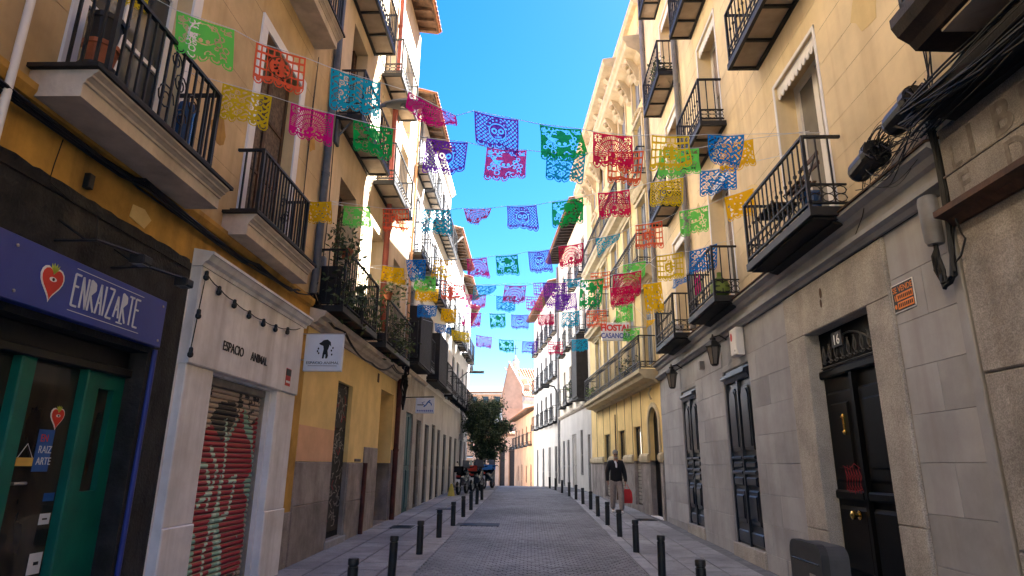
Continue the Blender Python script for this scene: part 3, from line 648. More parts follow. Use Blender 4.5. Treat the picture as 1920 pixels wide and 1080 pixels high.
for k in range(NS):
    za, zb = z0s+k*hgt, z0s+(k+1)*hgt; vs = []; fs = []; cols = []
    rows = [(za+.004, -.125), (za+.012, -.105), ((za+zb)/2, -.098), (zb-.010, -.107), (zb-.002, -.125)]
    for z, nn in rows:
        for i in range(NX+1): vs.append(F.P(6.73+1.68*i/NX, nn, z))
    for j in range(4):
        for i in range(NX):
            a = j*(NX+1)+i; fs.append((a, a+NX+1, a+NX+2, a+1)); cl_ = spray((i+.5)/NX, ((rows[j][0]+rows[j+1][0])/2-z0s)/(z1s-z0s))
            cols.append(cl_ if j < 3 else tuple(.35*q+.65*p for q, p in zip(cl_, (.52, .44, .38))))   # paint worn off the upper lip of each slat
    o = MB().add(vs, fs).build('slat', 'sprayed', SHU)
    ca = o.data.color_attributes.new('paint', 'FLOAT_COLOR', 'CORNER'); ca.data.foreach_set('color', np.repeat(np.array([(*c, 1) for c in cols]), 4, axis=0).ravel())
MB().box(F, 6.72, 8.42, -.18, -.13, .1, 2.53).build('shutter_back', 'black iron', SHU)
for q in (6.725, 8.38): MB().box(F, q, q+.035, -.13, -.06, .13, 2.5).build('shutter_guide', 'roller grey', SHU)
b = MB(); b.bev(F, 6.73, 8.41, -.2, -.05, 2.44, 2.53, .01); b.build('shutter_box', 'roller grey', SHU)
MB().bev(F, 6.7, 8.44, -.1, .06, -.1, .12, .01).build('threshold', 'plinth granite', LA)
# string of bulbs on the fascia
bp = [(6.06, 2.68), (6.1, 3.08), (6.14, 3.5), (6.44, 3.42), (6.82, 3.37), (7.22, 3.34), (7.64, 3.335), (8.03, 3.35), (8.44, 3.4), (8.9, 3.5)]
e = empty('bulb_string', F.P(6.1, .13, 3.5), 'string of black festoon bulbs hung along the white shop fascia', 'string lights')
cp = []
for (a, c), (d, f) in zip(bp[:-1], bp[1:]): cp += [F.P(a+(d-a)*t, .135, c+(f-c)*t-.02*math.sin(math.pi*t)) for t in (0, .33, .66)]
MB().tube(cp+[F.P(8.9, .135, 3.5)], .006, 5).build('cord', 'cable black', e)
for u, z in bp[:-1]: MB().lathe(F.P(u, .14, z), [(.01, .02), (.02, .01), (.022, -.03), (.03, -.045), (.028, -.07), (.012, -.085)], 8).build('bulb', 'black paint', e)
# projecting white sign, faces along the street
SX = Fr((-3.42, 9.3), (1, 0), (0, -1))
e = MB().bev(SX, .02, .60, -.03, .03, 2.93, 3.49, .006).build('projecting_sign', 'poster white', None, 'white square sign reading ESPACIO ANIMAL with a black dog emblem, projecting from the white shop', 'sign')
MB().tube([SX.P(-.07, 0, 3.5), SX.P(.62, 0, 3.505)], .010, 6).build('arm', 'steel', e); MB().tube([SX.P(-.07, 0, 3.1), SX.P(.03, 0, 3.1)], .010, 6).build('arm', 'steel', e)
text('ESPACIO ANIMAL', SX, .31, .031, 3.035, .040, 'black paint', e, 1, .003, align='CENTER', wide=1.12)
MB().box(SX, .09, .53, .031, .033, 3.006, 3.012).build('lettering', 'black paint', e)
b = MB()
b.prism(SX, [(.27, 3.37), (.30, 3.4), (.36, 3.41), (.41, 3.37), (.42, 3.3), (.395, 3.33), (.385, 3.28), (.37, 3.24), (.385, 3.16), (.37, 3.12), (.345, 3.12), (.345, 3.18), (.33, 3.18), (.32, 3.12), (.295, 3.12), (.30, 3.2), (.31, 3.26), (.30, 3.31), (.25, 3.33), (.235, 3.35)], .031, .034)
for x_, z_ in ((.23, 3.27), (.24, 3.2), (.43, 3.24), (.44, 3.18), (.22, 3.23), (.45, 3.28)): b.prism(SX, [(x_+.012*math.cos(t), z_+.018*math.sin(t)) for t in [k*math.pi/3 for k in range(6)]], .031, .034)
b.build('dog_emblem', 'black paint', e)
# things on the near balcony
def pot(name, c, r, h, m, label, cat='plant pot', group=None, foliage=None, n=90, rad=None, hang=0., size=.05):
    e = empty(name, c, label, cat, group)
    MB().lathe(c, [(r*.72, 0), (r*.95, h*.82), (r*1.06, h*.82), (r*1.06, h), (r*.92, h), (r*.85, h*.86)], 14).build('pot', m, e)
    if foliage: leaves((c[0], c[1], c[2]+h+(rad or (r, r, r))[2]*.55), rad or (r*1.5, r*1.5, r*1.3), n, size, random.Random(hash((round(c[0], 2), round(c[1], 2))) % 999), hang).build('foliage', foliage, e)
    return e
zb = 4.266
c = F.P(4.05, .2, zb)
for k, (r, h, m, lab) in enumerate(((.13, .2, 'dark pot', 'low dark plant pot at the bottom of the stack on the near plaster balcony'), (.125, .2, 'terracotta', 'terracotta pot in the middle of the stack on the near plaster balcony'), (.12, .24, 'dark pot', 'tall black pot on top of the stack on the near plaster balcony'))):
    pot('plant_pot', (c[0], c[1], zb), r, h, m, lab, group='stacked pots on the near balcony'); zb += h+.002
pot('plant_pot', F.P(4.95, .2, 4.267), .1, .18, 'terracotta', 'reddish pot alone at the right part of the near plaster balcony')
wc = F.P(5.2, .22, 4.267); b = MB().lathe(wc, [(.07, 0), (.075, .5), (.085, .56), (.07, .62), (.02, .64)], 12)
b.build('bottle', 'blue glaze', None, 'tall blue container standing at the far end of the near plaster balcony', 'container')
# cables along the ledge
def cable(name, pts, r, label, n=1, jit=.02, sag=.0, cat='cable', group=None, seed=1, m='cable black'):
    rr = random.Random(seed); b = MB()
    for i in range(n):
        q = []
        for a, c in zip(pts[:-1], pts[1:]):
            a, c = Vector(a), Vector(c); o_ = [Vector((rr.uniform(-jit, jit), rr.uniform(-jit, jit), rr.uniform(-jit, jit))) for _ in range(2)]
            L_ = max(2, int((c-a).length/.25))
            for t in range(L_): 
                f = t/L_; q.append(a.lerp(c, f)+o_[0]*(1-f)+o_[1]*f-Vector((0, 0, sag*4*f*(1-f))))
        q.append(Vector(pts[-1])+Vector((0, 0, rr.uniform(-jit, jit)))); b.tube(q, r*rr.uniform(.7, 1.2), 5)
    return b.build(name, m, None, label, cat, group)
cable('cable_bundle', [F.P(2.5, .07, 3.93), F.P(5, .07, 3.95), F.P(7.4, .06, 3.97), F.P(8.8, .05, 4.02), F.P(9.6, .06, 4.2), F.P(10.2, .05, 3.96)], .014, 'bundle of black cables under the ochre ledge above the blue sign', 6, .045, .02, seed=4)
cable('cable', [F.P(4.1, .02, 3.9), F.P(4.05, .02, 3.55), F.P(4.6, .02, 3.5), F.P(4.65, .05, 3.25)], .006, 'thin black cable hanging across the charcoal render to the floodlights', 1, .01, .03)
MB().bev(F, 4.4, 4.46, 0, .05, 3.66, 3.78, .005).build('junction_box', 'black iron', None, 'small black junction box on the ochre strip under the near balcony', 'junction box')
cable('cable_pair', [F.P(8.75, .02, 8.0), F.P(8.8, .02, 4.15)], .008, 'pair of thin dark cables running down the ochre wall beside the second balcony', 2, .05, 0, seed=8)

# ================================================================== LEFT SIDE, second building: yellow house with plant balconies
LB = empty('yellow_house', (-3.5, 13.3, .2), 'yellow and beige house with leafy iron balconies, red drainpipe and granite plinth', 'building', 'houses along the street')
ops2 = [(11.42, 12.39, .33, 3.07), (14.8, 16.2, .28, 3.31)]
upB = [(a, a+1.05, z, z+2.35) for z in (4.36, 7.72, 10.55) for a in (10.5, 12.95, 15.2)]
facade(LB, F, 9.62, 17, 1.63, 3.98, ops2, 'yellow plaster', d=.4)
facade(LB, F, 9.62, 17, -.4, 1.63, ops2, 'plinth granite', d=.4, name='wall')
facade(LB, F, 9.62, 17, 4.14, 14.7, upB, 'beige plaster', d=.3)
core(LB, F, 9.62, 17, -.3, 14.6); roof(LB, F, 9.62, 17, 14.72); eave(LB, F, 9.62, 16.9, 14.7, .58)
MB().profile(F, [(0, 3.70), (.04, 3.70), (.06, 3.75), (.13, 3.77), (.17, 3.83), (.24, 3.86), (.26, 3.91), (.26, 3.94), (0, 4.0)], 9.6, 17.05).build('cornice', 'cornice stone', LB)
MB().box(F, 9.63, 11.40, .0, .006, 1.635, 2.17).build('paint_patch', 'peach paint', LB)
for a, c, z0, z1 in ((9.63, 11.36, .2, .98), (9.63, 11.36, .985, 1.62), (12.43, 13.55, .25, .9), (12.43, 13.55, .905, 1.61), (13.56, 14.75, .25, 1.0), (13.56, 14.75, 1.005, 1.95), (16.25, 16.98, .28, 1.2), (16.25, 16.98, 1.205, 1.95)):
    MB().bev(F, a, c, -.05, .025, z0-.3 if z0 < .3 else z0, z1, .012).build('plinth_stone', 'plinth granite', LB)
MB().bev(F, 11.3, 12.5, -.35, .05, -.1, .32, .015).build('doorstep', 'kerb granite', LB); MB().bev(F, 14.7, 16.3, -.35, .04, -.1, .27, .015).build('doorstep', 'kerb granite', LB)
# graffitied dark door
d = MB().box(F, 11.42, 12.39, -.14, -.085, .33, 3.07).build('door', 'dark slat', LB)
for k in range(3): MB().bev(F, 11.5, 12.31, -.085, -.065, .42+k*.9, 1.22+k*.88, .02).build('door_panel', 'dark slat', d)
rr = random.Random(21); b = MB(); b2_ = MB()
for i in range(64):
    x, z = rr.uniform(11.5, 12.2), rr.uniform(.5, 2.95); p = [(x, z)]
    for q in range(4): p.append((min(12.33, max(11.47, p[-1][0]+rr.uniform(-.12, .12))), p[-1][1]+rr.uniform(-.10, .10)))
    stroke(b if i % 6 else b2_, F, p, .016, -.064, .002)
b.build('graffiti', 'roller grey', d); b2_.build('graffiti', 'graffiti red', d)
# inner walls of the open doorway
MB().box(F, 14.8, 16.2, -.46, -.41, 1.95, 3.31).build('doorway_wall', 'deep ochre plaster', LB); MB().box(F, 14.8, 16.2, -.455, -.405, .28, 1.945).build('doorway_wall', 'plinth granite', LB)
MB().bev(F, 15.4, 16.15, -.4, -.37, .28, 2.5, .02).build('door', 'door brown', LB)
MB().bev(F, 14.35, 14.48, .0, .012, 3.42, 3.62, .004).build('air_vent', 'wood brown', LB)
text('MADRID', F, 13.0, .003, 1.66, .035, 'faded black', LB, 1, .002, name='plaque_lettering') if False else None
MB().bev(F, 12.9, 13.35, .0, .012, 1.645, 1.70, .004).build('street_plaque', 'faded black', LB)
for (a, c, z, w) in upB:
    window(LB, F, a, c, z, w, -.285, 'wood brown' if z < 5 else 'trim white', 'window glass', .06, 1, 2, shutters=('wood brown', .2) if z > 7 else None)
balA = balcony(LB, F, 9.75, 12.1, 3.97, .48, 'iron', .98, scroll=.0, gap=.13, m='wood brown', bar=.008); balB = balcony(LB, F, 12.9, 15.6, 3.97, .48, 'iron', .98, gap=.13, m='wood brown', bar=.008)
MB().box(F, 9.8, 9.815, .05, .4, 4.1, 4.75).build('balcony_screen', 'dark slat', balA)
balC = balcony(LB, F, 9.9, 12.2, 7.55, .48, 'iron', .95, scroll=.18, gap=.14, m='slab soffit', bar=.0075); balcony(LB, F, 12.7, 14.9, 7.6, .48, 'iron', .95, scroll=.18, gap=.14, m='slab soffit', bar=.0075)
balcony(LB, F, 9.95, 12.0, 10.4, .48, 'iron', .95, scroll=.18, gap=.14, m='slab soffit', bar=.0075); balcony(LB, F, 12.75, 14.8, 10.4, .48, 'iron', .95, scroll=.18, gap=.14, m='slab soffit', bar=.0075)
pipe(LB, [F.P(13.95, .09, 14.6), F.P(13.95, .09, 5.2), F.P(14.3, .09, 4.6)], .07, 'red pipe')
pipe(LB, [F.P(16.45, .3, 4.1), F.P(16.45, .09, 3.7), F.P(16.42, .08, .2)], .065, 'dark red pipe')
pipe(LB, [F.P(13.55, .06, 1.62), F.P(13.5, .06, .22)], .05, 'dark red pipe')
cable('cable', [F.P(9.66, .02, 13.5), F.P(9.95, .02, 5.2), F.P(9.93, .02, 4.3)], .009, 'thin dark cable down the beige wall next to the blue grey drainpipe', 1, .015, 0, seed=3)
MB().bev(F, 9.88, 9.98, 0, .06, 4.75, 4.95, .008).build('junction_box', 'shutter grey', None, 'pale grey junction box on the beige wall over the yellow ground floor', 'junction box')
cable('cable_bundle', [F.P(9.6, .1, 4.1), F.P(10.5, .3, 3.8), F.P(12.5, .3, 3.55), F.P(14.5, .3, 3.82), F.P(16.6, .2, 4.0)], .013, 'black cable sagging under the leafy balconies along the cornice', 2, .03, .12, seed=6)
cable('cable_bundle', [F.P(16.1, .26, 4.05), F.P(16.5, .2, 3.7), F.P(16.7, .15, 3.1)], .02, 'dense black cable tangle at the corner above the dark red pipe', 12, .12, .05, seed=9)
# plants on the balconies
P_ = [(9.95, .38, 4.02, 'leaf dark', .16, 'bushy dark plant in the near corner of the first leafy balcony'), (10.4, .3, 4.02, 'leaf dark', .17, 'trailing dark plant at the left of the first leafy balcony'), (10.9, .42, 4.02, 'leaf green', .15, 'green plant hanging through the bars of the first leafy balcony'),
      (11.5, .3, 4.02, 'leaf dark', .17, 'wide dark plant at the far end of the first leafy balcony'), (13.1, .35, 4.07, 'leaf green', .18, 'green fern at the near end of the second leafy balcony'), (13.7, .42, 4.07, 'leaf dark', .16, 'dark shrub in the middle of the second leafy balcony'),
      (14.4, .4, 4.07, 'leaf green', .17, 'hanging green plant right of the middle of the second leafy balcony'), (15.1, .35, 4.07, 'leaf green', .17, 'green bush at the far end of the second leafy balcony')]
for u, n, z, m, r, lab in P_: pot('balcony_plant', F.P(u, n, z), r*.75, .22, 'dark pot', lab, 'potted plant', 'plants on the leafy balconies', m, 190, (.3, .34, .36), .12, .055)
for k, (u, n, z, lab) in enumerate(((9.9, .5, 4.88, 'terracotta pot of trailing ivy on the near rail end of the first leafy balcony'), (12.95, .52, 4.97, 'big fern in a pot on the rail of the second leafy balcony'))):
    pot('balcony_plant', F.P(u, n-.08, z+.03), .1, .16, 'terracotta', lab, 'potted plant', 'plants on the leafy balconies', 'leaf dark' if k == 0 else 'leaf green', 240, (.26, .28, .42) if k == 0 else (.36, .36, .3), .16, .05)
leaves_ = leaves(F.P(9.86, .3, 5.35), (.12, .1, .55), 120, .04, random.Random(8), .1); iv = empty('climbing_plant', F.P(9.86, .3, 4.02), 'thin climbing plant rising along the wall end of the first leafy balcony', 'plant')
leaves_.build('foliage', 'leaf dark', iv); MB().tube([F.P(9.86, .3, 4.02), F.P(9.84, .28, 5.0), F.P(9.87, .3, 5.8)], .008, 5).build('stem', 'bark', iv)
# street lamp on a wall arm
e = empty('street_lamp', F.P(10.6, 0, 7.0), 'grey street lamp head on an arm fixed to the beige wall above the flags', 'street lamp')
def on_ray(x, y): pass
MB().tube([F.P(10.0, .0, 7.6), F.P(10.05, .5, 7.85), F.P(10.15, .82, 7.98)], .03, 8).build('arm', 'blue grey pipe', e)
MB().tube([F.P(10.0, .0, 7.2), F.P(10.05, .35, 7.72)], .02, 6).build('brace', 'blue grey pipe', e)
MB().bev(Fr((-3.5, 10.0), (0, 1), (1, 0)), -.1, .1, 0, .05, 7.1, 7.7, .01).build('wall_plate', 'blue grey pipe', e)
b = MB(); c0 = F.P(10.2, 1.12, 8.02)
rings = [(-.38, .03, .03), (-.3, .08, .06), (-.1, .15, .09), (.15, .17, .10), (.34, .11, .07), (.42, .03, .03)]; P = []
for dx, w, h in rings:
    for j in range(12): a = 2*math.pi*j/12; P.append(c0+Vector((dx, w*math.cos(a), h*math.sin(a)*(1 if math.sin(a) > 0 else .45))))
b.add(P, [(i*12+j, i*12+(j+1) % 12, (i+1)*12+(j+1) % 12, (i+1)*12+j) for i in range(5) for j in range(12)]+[tuple(range(12)), tuple(range(60, 72))])
o = b.build('lamp_head', 'lamp grey', e); smooth_by_angle(o)
b = MB(); b.lathe((c0.x+.08, c0.y, c0.z-.075), [(.02, 0), (.10, .02), (.12, .04)], 12); b.build('lamp_lens', 'pale pane', e)

# ================================================================== LEFT SIDE, the white houses further on
def terrace(par, F, u0, u1, zt, ground_m, upper_m, cols, floors, gtop=4.2, w=1.0, h=2.2, shut='shutter grey', bal=True, scroll=.16, gops=(), pl='plinth granite', balout=.36, frame='trim white', balw=.32, surround=None, z0=-.5):
    up = [(c-w/2, c+w/2, z, z+h) for z in floors for c in cols]
    facade(par, F, u0, u1, gtop, zt, up, upper_m, d=.24)
    facade(par, F, u0, u1, z0, gtop, [g[:4] for g in gops], ground_m, d=.3, name='wall')
    core(par, F, u0, u1, z0, zt-.1)
    for k, (a, c, z, q) in enumerate(up):
        window(par, F, a, c, z, q, -.10, frame, 'window glass', .06, 1, 1, shutters=(shut, w*.23) if shut else None)
        if surround:
            b = MB(); b.box(F, a-.12, a, 0, .03, z, q); b.box(F, c, c+.12, 0, .03, z, q); b.box(F, a-.12, c+.12, 0, .035, q, q+.14); b.build('window_surround', surround, par)
    if bal:
        for z in floors:
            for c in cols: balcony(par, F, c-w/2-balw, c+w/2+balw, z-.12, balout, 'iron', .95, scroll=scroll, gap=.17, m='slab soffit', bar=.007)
    for g in gops:
        a, c, q, t, m = g[:5]
        d = MB().box(F, a, c, -.12, -.06, q, t).build('door' if q < 1 else 'window', m, par)
        k = 2 if c-a > .7 else 1
        for i in range(k):
            x0 = a+(c-a)*i/k+.05; x1 = a+(c-a)*(i+1)/k-.05
            MB().bev(F, x0, x1, -.06, -.035, q+.1, q+(t-q)*.42, .02).build('door_panel', m, d); MB().bev(F, x0, x1, -.06, -.035, q+(t-q)*.46, t-.1, .02).build('door_panel', m, d)
LC = empty('white_house', (-3.5, 19, .3), 'white house with teal wooden door, dog-eared projecting sign and tiled eave', 'building', 'houses along the street')
LC['label'] = 'sunlit white house with teal wooden door beside the yellow house'
Fc = F
terrace(LC, Fc, 17.02, 20.85, 12.6, 'jamb granite', 'white plaster', (18.0, 19.8), (4.6, 7.6, 10.4), 4.15, .95, 2.1, shut='shutter grey',
        gops=((18.0, 19.1, .3, 3.05, 'teal wood'), (19.7, 20.5, .33, 2.95, 'door brown')))
eave(LC, Fc, 17.02, 20.85, 12.6, .5); roof(LC, Fc, 17.02, 20.85, 12.65)
MB().profile(Fc, [(0, 4.1), (.08, 4.12), (.12, 4.2), (0, 4.28)], 17.02, 20.85).build('cornice', 'cornice stone', LC)
pipe(LC, [Fc.P(17.15, .06, 12.4), Fc.P(17.15, .06, 4.3)], .04, 'pink plaster', collars=False)
# slatted dark balcony screens over the ground floor
LC2 = empty('white_house', (-3.5, 24, .4), 'taller pale house after the teal door with slatted dark balcony enclosures', 'building', 'houses along the street')
terrace(LC2, Fc, 20.87, 25.5, 13.1, 'aged white', 'white plaster', (21.9, 23.4, 24.8), (4.5, 7.4, 10.2), 4.15, .9, 2.1, gops=((21.3, 22.2, .38, 2.9, 'door brown'), (22.9, 23.7, .4, 3.0, 'dark slat'), (24.3, 25.1, .42, 2.9, 'dark slat')))
MB().profile(Fc, [(0, 12.95), (.1, 13.0), (.2, 13.1), (.2, 13.16), (0, 13.2)], 20.87, 25.5).build('cornice', 'white plaster', LC2); roof(LC2, Fc, 20.87, 25.5, 13.2)
for u in (17.3, 21.15): 
    par = LC if u < 20 else LC2
    s = MB(); border(s, Fc, u, u+2.1, 4.35, 6.0, .05, .38, .42); fr = s.build('balcony_enclosure', 'dark slat', par)
    k = 15
    for i in range(k): MB().box(Fc, u+.06+i*.133, u+.16+i*.133, .39, .41, 4.4, 5.95).build('slat', 'dark slat', fr)
    MB().box(Fc, u, u+2.1, 0, .38, 4.3, 4.36).build('deck', 'dark slat', fr); s = MB(); s.box(Fc, u, u+.03, .03, .38, 4.37, 5.98); s.build('side_panel', 'dark slat', fr)
LD = empty('white_house', (-3.5, 28, .5), 'sunlit white house with a deep brown tiled eave left of the street, under the flags', 'building', 'houses along the street')
terrace(LD, Fc, 25.52, 31.5, 11.4, 'aged white', 'white plaster', (26.5, 28.5, 30.4), (4.4, 7.2), 4.1, .9, 2.0, gops=((26.0, 26.9, .45, 2.8, 'dark slat'), (28, 28.9, .45, 2.8, 'door brown'), (29.9, 30.8, .47, 2.8, 'dark slat')))
eave(LD, Fc, 25.52, 31.5, 11.4, .48); roof(LD, Fc, 25.52, 31.5, 11.45)
pipe(LD, [Fc.P(25.9, .55, 11.3), Fc.P(25.9, .08, 10.8), Fc.P(25.9, .07, 4.2)], .05, 'trim white')
LE = empty('white_house', (-3.5, 34, .5), 'last white house on the left before the dark tree', 'building', 'houses along the street')
terrace(LE, Fc, 31.52, 36, 11.0, 'aged white', 'white plaster', (32.6, 34.6), (4.4, 7.2), 4.1, .9, 2.0, gops=((32.2, 33.2, .5, 2.8, 'dark slat'), (34.2, 35.2, .5, 2.8, 'door brown')))
eave(LE, Fc, 31.52, 36, 11, .4); roof(LE, Fc, 31.52, 36, 11.05)
Ff = frame2((-3.5, 36), (-7, 54), False)
LF = empty('white_house', (-5, 44, .4), 'white house hidden round the bend on the left behind the tree', 'building', 'houses along the street')
terrace(LF, Ff, .02, 18, 10.5, 'pale plaster', 'white plaster', (2, 5, 8, 11, 14), (4.4, 7.2), 4.1, .9, 2.0)
eave(LF, Ff, .02, 18, 10.5, .5); roof(LF, Ff, .02, 18, 10.55)
# small hanging sign of the teal-door house
SL = Fr((-3.45, 17.75), (1, 0), (0, -1))
e = empty('hanging_sign', SL.P(.5, 0, 3.0), 'small white hanging sign with a blue swoosh and dark bar above the teal door', 'sign')
MB().tube([SL.P(-.05, 0, 3.42), SL.P(.75, 0, 3.44)], .014, 6).build('arm', 'black iron', e); MB().bev(SL, .25, .78, -.025, .025, 2.98, 3.4, .006).build('board', 'poster white', e)
MB().box(SL, .3, .47, .026, .029, 3.2, 3.225).build('printed_bar', 'black paint', e)
b = MB(); stroke(b, SL, [(.48, 3.16), (.55, 3.22), (.6, 3.3), (.66, 3.34)], .035, .026, .003); stroke(b, SL, [(.6, 3.3), (.68, 3.26), (.7, 3.2)], .03, .026, .003); stroke(b, SL, [(.5, 3.2), (.42, 3.27), (.5, 3.3)], .016, .026, .003); b.build('logo', 'sticker blue', e)
b = MB()
for i in range(9): b.box(SL, .29+i*.052, .29+i*.052+.036, .026, .029, 3.03, 3.075)
b.build('lettering', 'hostal blue', e)

# ================================================================== RIGHT SIDE, first building: granite corner house at the right edge
F = FRt
RA = empty('granite_house', (3.5, 3, 0), 'old granite house at the right edge with faded painted shop lettering', 'building', 'houses along the street')
facade(RA, F, -9, 4.85, -.4, 4.36, [], 'old granite', n=.05)  # also extended unseen behind the camera, for the light in the street
facade(RA, F, -9, 4.85, 4.36, 14, [(2.2, 3.4, 5.2, 7.6), (-1, .2, 5.2, 7.6)], 'cream plaster', n=.0)
core(RA, F, -9, 4.85, -.3, 13.9); roof(RA, F, -9, 4.85, 14.02); eave(RA, F, -9, 4.85, 14, .5)
window(RA, F, 2.2, 3.4, 5.2, 7.6, -.18); window(RA, F, -1, .2, 5.2, 7.6, -.18)
for k, (a, c) in enumerate(((1.5, 3.1), (3.12, 4.82))):
    for z0, z1 in ((.0, 1.05), (1.06, 2.3), (2.31, 3.42)):
        MB().bev(F, a, c, .0, .075+.008*((k+int(z0*3)) % 2), z0, z1, .012).build('stone_block', 'old granite', RA)
sgn = MB().bev(F, 1.5, 4.79, .02, .10, 3.63, 4.22, .01).build('painted_fascia', 'old granite', RA)
letters('IBRERIA', F, 4.48, .102, 3.94, .25, 'faded black', sgn, -1, .002, .27, bold=.008); text('L', F, 4.70, .102, 3.93, .2, 'faded black', sgn, -1, .002)
letters('E DOS', F, 4.66, .102, 3.665, .2, 'faded black', sgn, -1, .002, .25, bold=.006)
MB().box(F, 1.5, 4.80, .02, .108, 3.905, 3.918).build('fascia_joint', 'faded black', sgn)
MB().profile(F, [(.02, 3.5), (.08, 3.5), (.13, 3.55), (.22, 3.57), (.22, 3.62), (.1, 3.63), (.02, 3.63)], 1.5, 4.84).build('cornice', 'wood brown', RA)
MB().profile(F, [(0, 4.32), (.2, 4.36), (.34, 4.42), (.36, 4.5), (.2, 4.56), (0, 4.6)], -9, 4.62).build('cornice', 'dark slat', RA)
b = MB(); b.profile(F, [(0, 4.72), (.5, 4.74), (.54, 4.8), (.62, 4.86), (.66, 4.94), (.66, 5.02), (0, 5.02)], -2, 4.28); s = b.build('balcony', 'door brown', RA)
MB().box(F, 1.2, 4.0, .06, .48, 4.7, 4.719).build('soffit', 'slab soffit', s)
railing(F, -1.9, 4.18, .6, 5.02, 5.95, .11).build('railing', 'black iron', s)
# ================================================================== RIGHT SIDE, second building: cream house over grey stone, door number 16
RB = empty('cream_house', (3.5, 11, 0), 'cream house with iron balconies above a grey stone ground floor with the black door 16', 'building', 'houses along the street')
D16 = (6.38, 7.9, .22, 3.23); DBG = (10.12, 11.47, .40, 3.25); DSM = (13.44, 14.7, .44, 3.25)
gops = [D16, DBG, DSM]
cols = [(6.72, 7.98), (10.25, 11.45), (13.4, 14.6)]
upR = [(a, c, z, z+2.42) for z in (4.42, 7.62, 10.72, 13.8) for a, c in cols]
facade(RB, F, 4.86, 17.05, -.4, 3.84, gops, 'grey stone b', d=.42, n=-.012)
facade(RB, F, 4.86, 17.0, 3.84, 20.8, upR, 'cream plaster', d=.34, grooves=[4.57+.43*k for k in range(37)])  # top out of view, raised so its shadow edge falls on the left houses
core(RB, F, 4.86, 17.0, -.3, 20.7, n=-.55); roof(RB, F, 4.86, 17.0, 20.82, rise=1.6)
MB().profile(F, [(0, 20.3), (.15, 20.4), (.35, 20.5), (.4, 20.6), (.4, 20.76), (0, 20.8)], 4.86, 17.0).build('cornice', 'trim white', RB)
# stone facing: separate slabs in courses, cut round the doors and the granite jambs
JU = [(5.95, 6.38), (7.9, 8.45)]
blocked = [(5.95, 8.45, -1, 3.83)]+[(g[0], g[1], g[2]-.6, g[3]) for g in (DBG, DSM)]
cz = [-.35, .40, .81, 1.23, 1.66, 2.08, 2.5, 2.92, 3.36, 3.82]; rr = random.Random(2)
ROW = {0: (4.88, 5.93, 8.47, 9.3, 10.1, 11.49, 12.5, 13.42, 14.72, 15.9, 17.04), 1: (4.88, 5.45, 5.93, 8.47, 9.75, 10.1, 11.49, 12.9, 13.42, 14.72, 16.4, 17.04)}
for i in range(len(cz)-1):
    for a, c in zip(ROW[i % 2][:-1], ROW[i % 2][1:]):
        z0, z1 = cz[i], cz[i+1]; mid = (a+c)/2
        if 5.95 < mid < 8.45: continue
        hit = [g for g in (DBG, DSM) if g[0] < mid < g[1]]
        if hit:
            g = hit[0]
            if z1 > g[3] > z0: z0 = g[3]+.01
            elif z0 < g[2] < z1: z1 = g[2]-.0
            else: continue
        MB().bev(F, a+.0012, c-.0012, -.05, .0+rr.uniform(-.002, .003), z0+.0012, z1-.0012, .004).build('stone_block', rr.choice(('grey stone', 'grey stone b')), RB)
# granite frame of door 16
for a, c, z0, z1 in ((5.95, 6.38, -.3, 1.1), (5.95, 6.38, 1.1, 3.23), (7.9, 8.45, -.3, .9), (7.9, 8.45, .9, 3.23), (5.95, 8.45, 3.235, 3.82)):
    MB().bev(F, a+(.004 if a < 6 else -.006), c+(.006 if a < 6 and z1 < 3.3 else 0), -.45, .03, z0+.002-(.014 if z1 > 3.3 else 0), z1-.002, .012).build('door_jamb' if z1 < 3.3 else 'door_lintel', 'jamb granite', RB)
for u, z, s in ((7.32, 3.62, .05), (7.34, 3.5, .04)): MB().prism(F, [(u+s*.6*math.cos(t), z+s*math.sin(t)*1.3) for t in [k*math.pi/4 for k in range(8)]], .03, .034).build('stain', 'wood brown', RB)
# two-band cornice
MB().profile(F, [(0, 3.84), (.04, 3.84), (.07, 3.88), (.12, 3.9), (.12, 3.95), (.03, 3.98), (.03, 4.10), (.07, 4.12), (.10, 4.18), (.17, 4.22), (.17, 4.26), (0, 4.30)], 4.84, 17.06).build('cornice', 'grey stone b', RB)
MB().profile(F, [(.0, 4.301), (.19, 4.262), (.19, 4.28), (0, 4.33)], 4.84, 17.06).build('flashing', 'wood brown', RB)
MB().bev(F, 4.88, 5.0, -.03, .06, -.3, 3.82, .01).build('pilaster', 'grey stone b', RB)
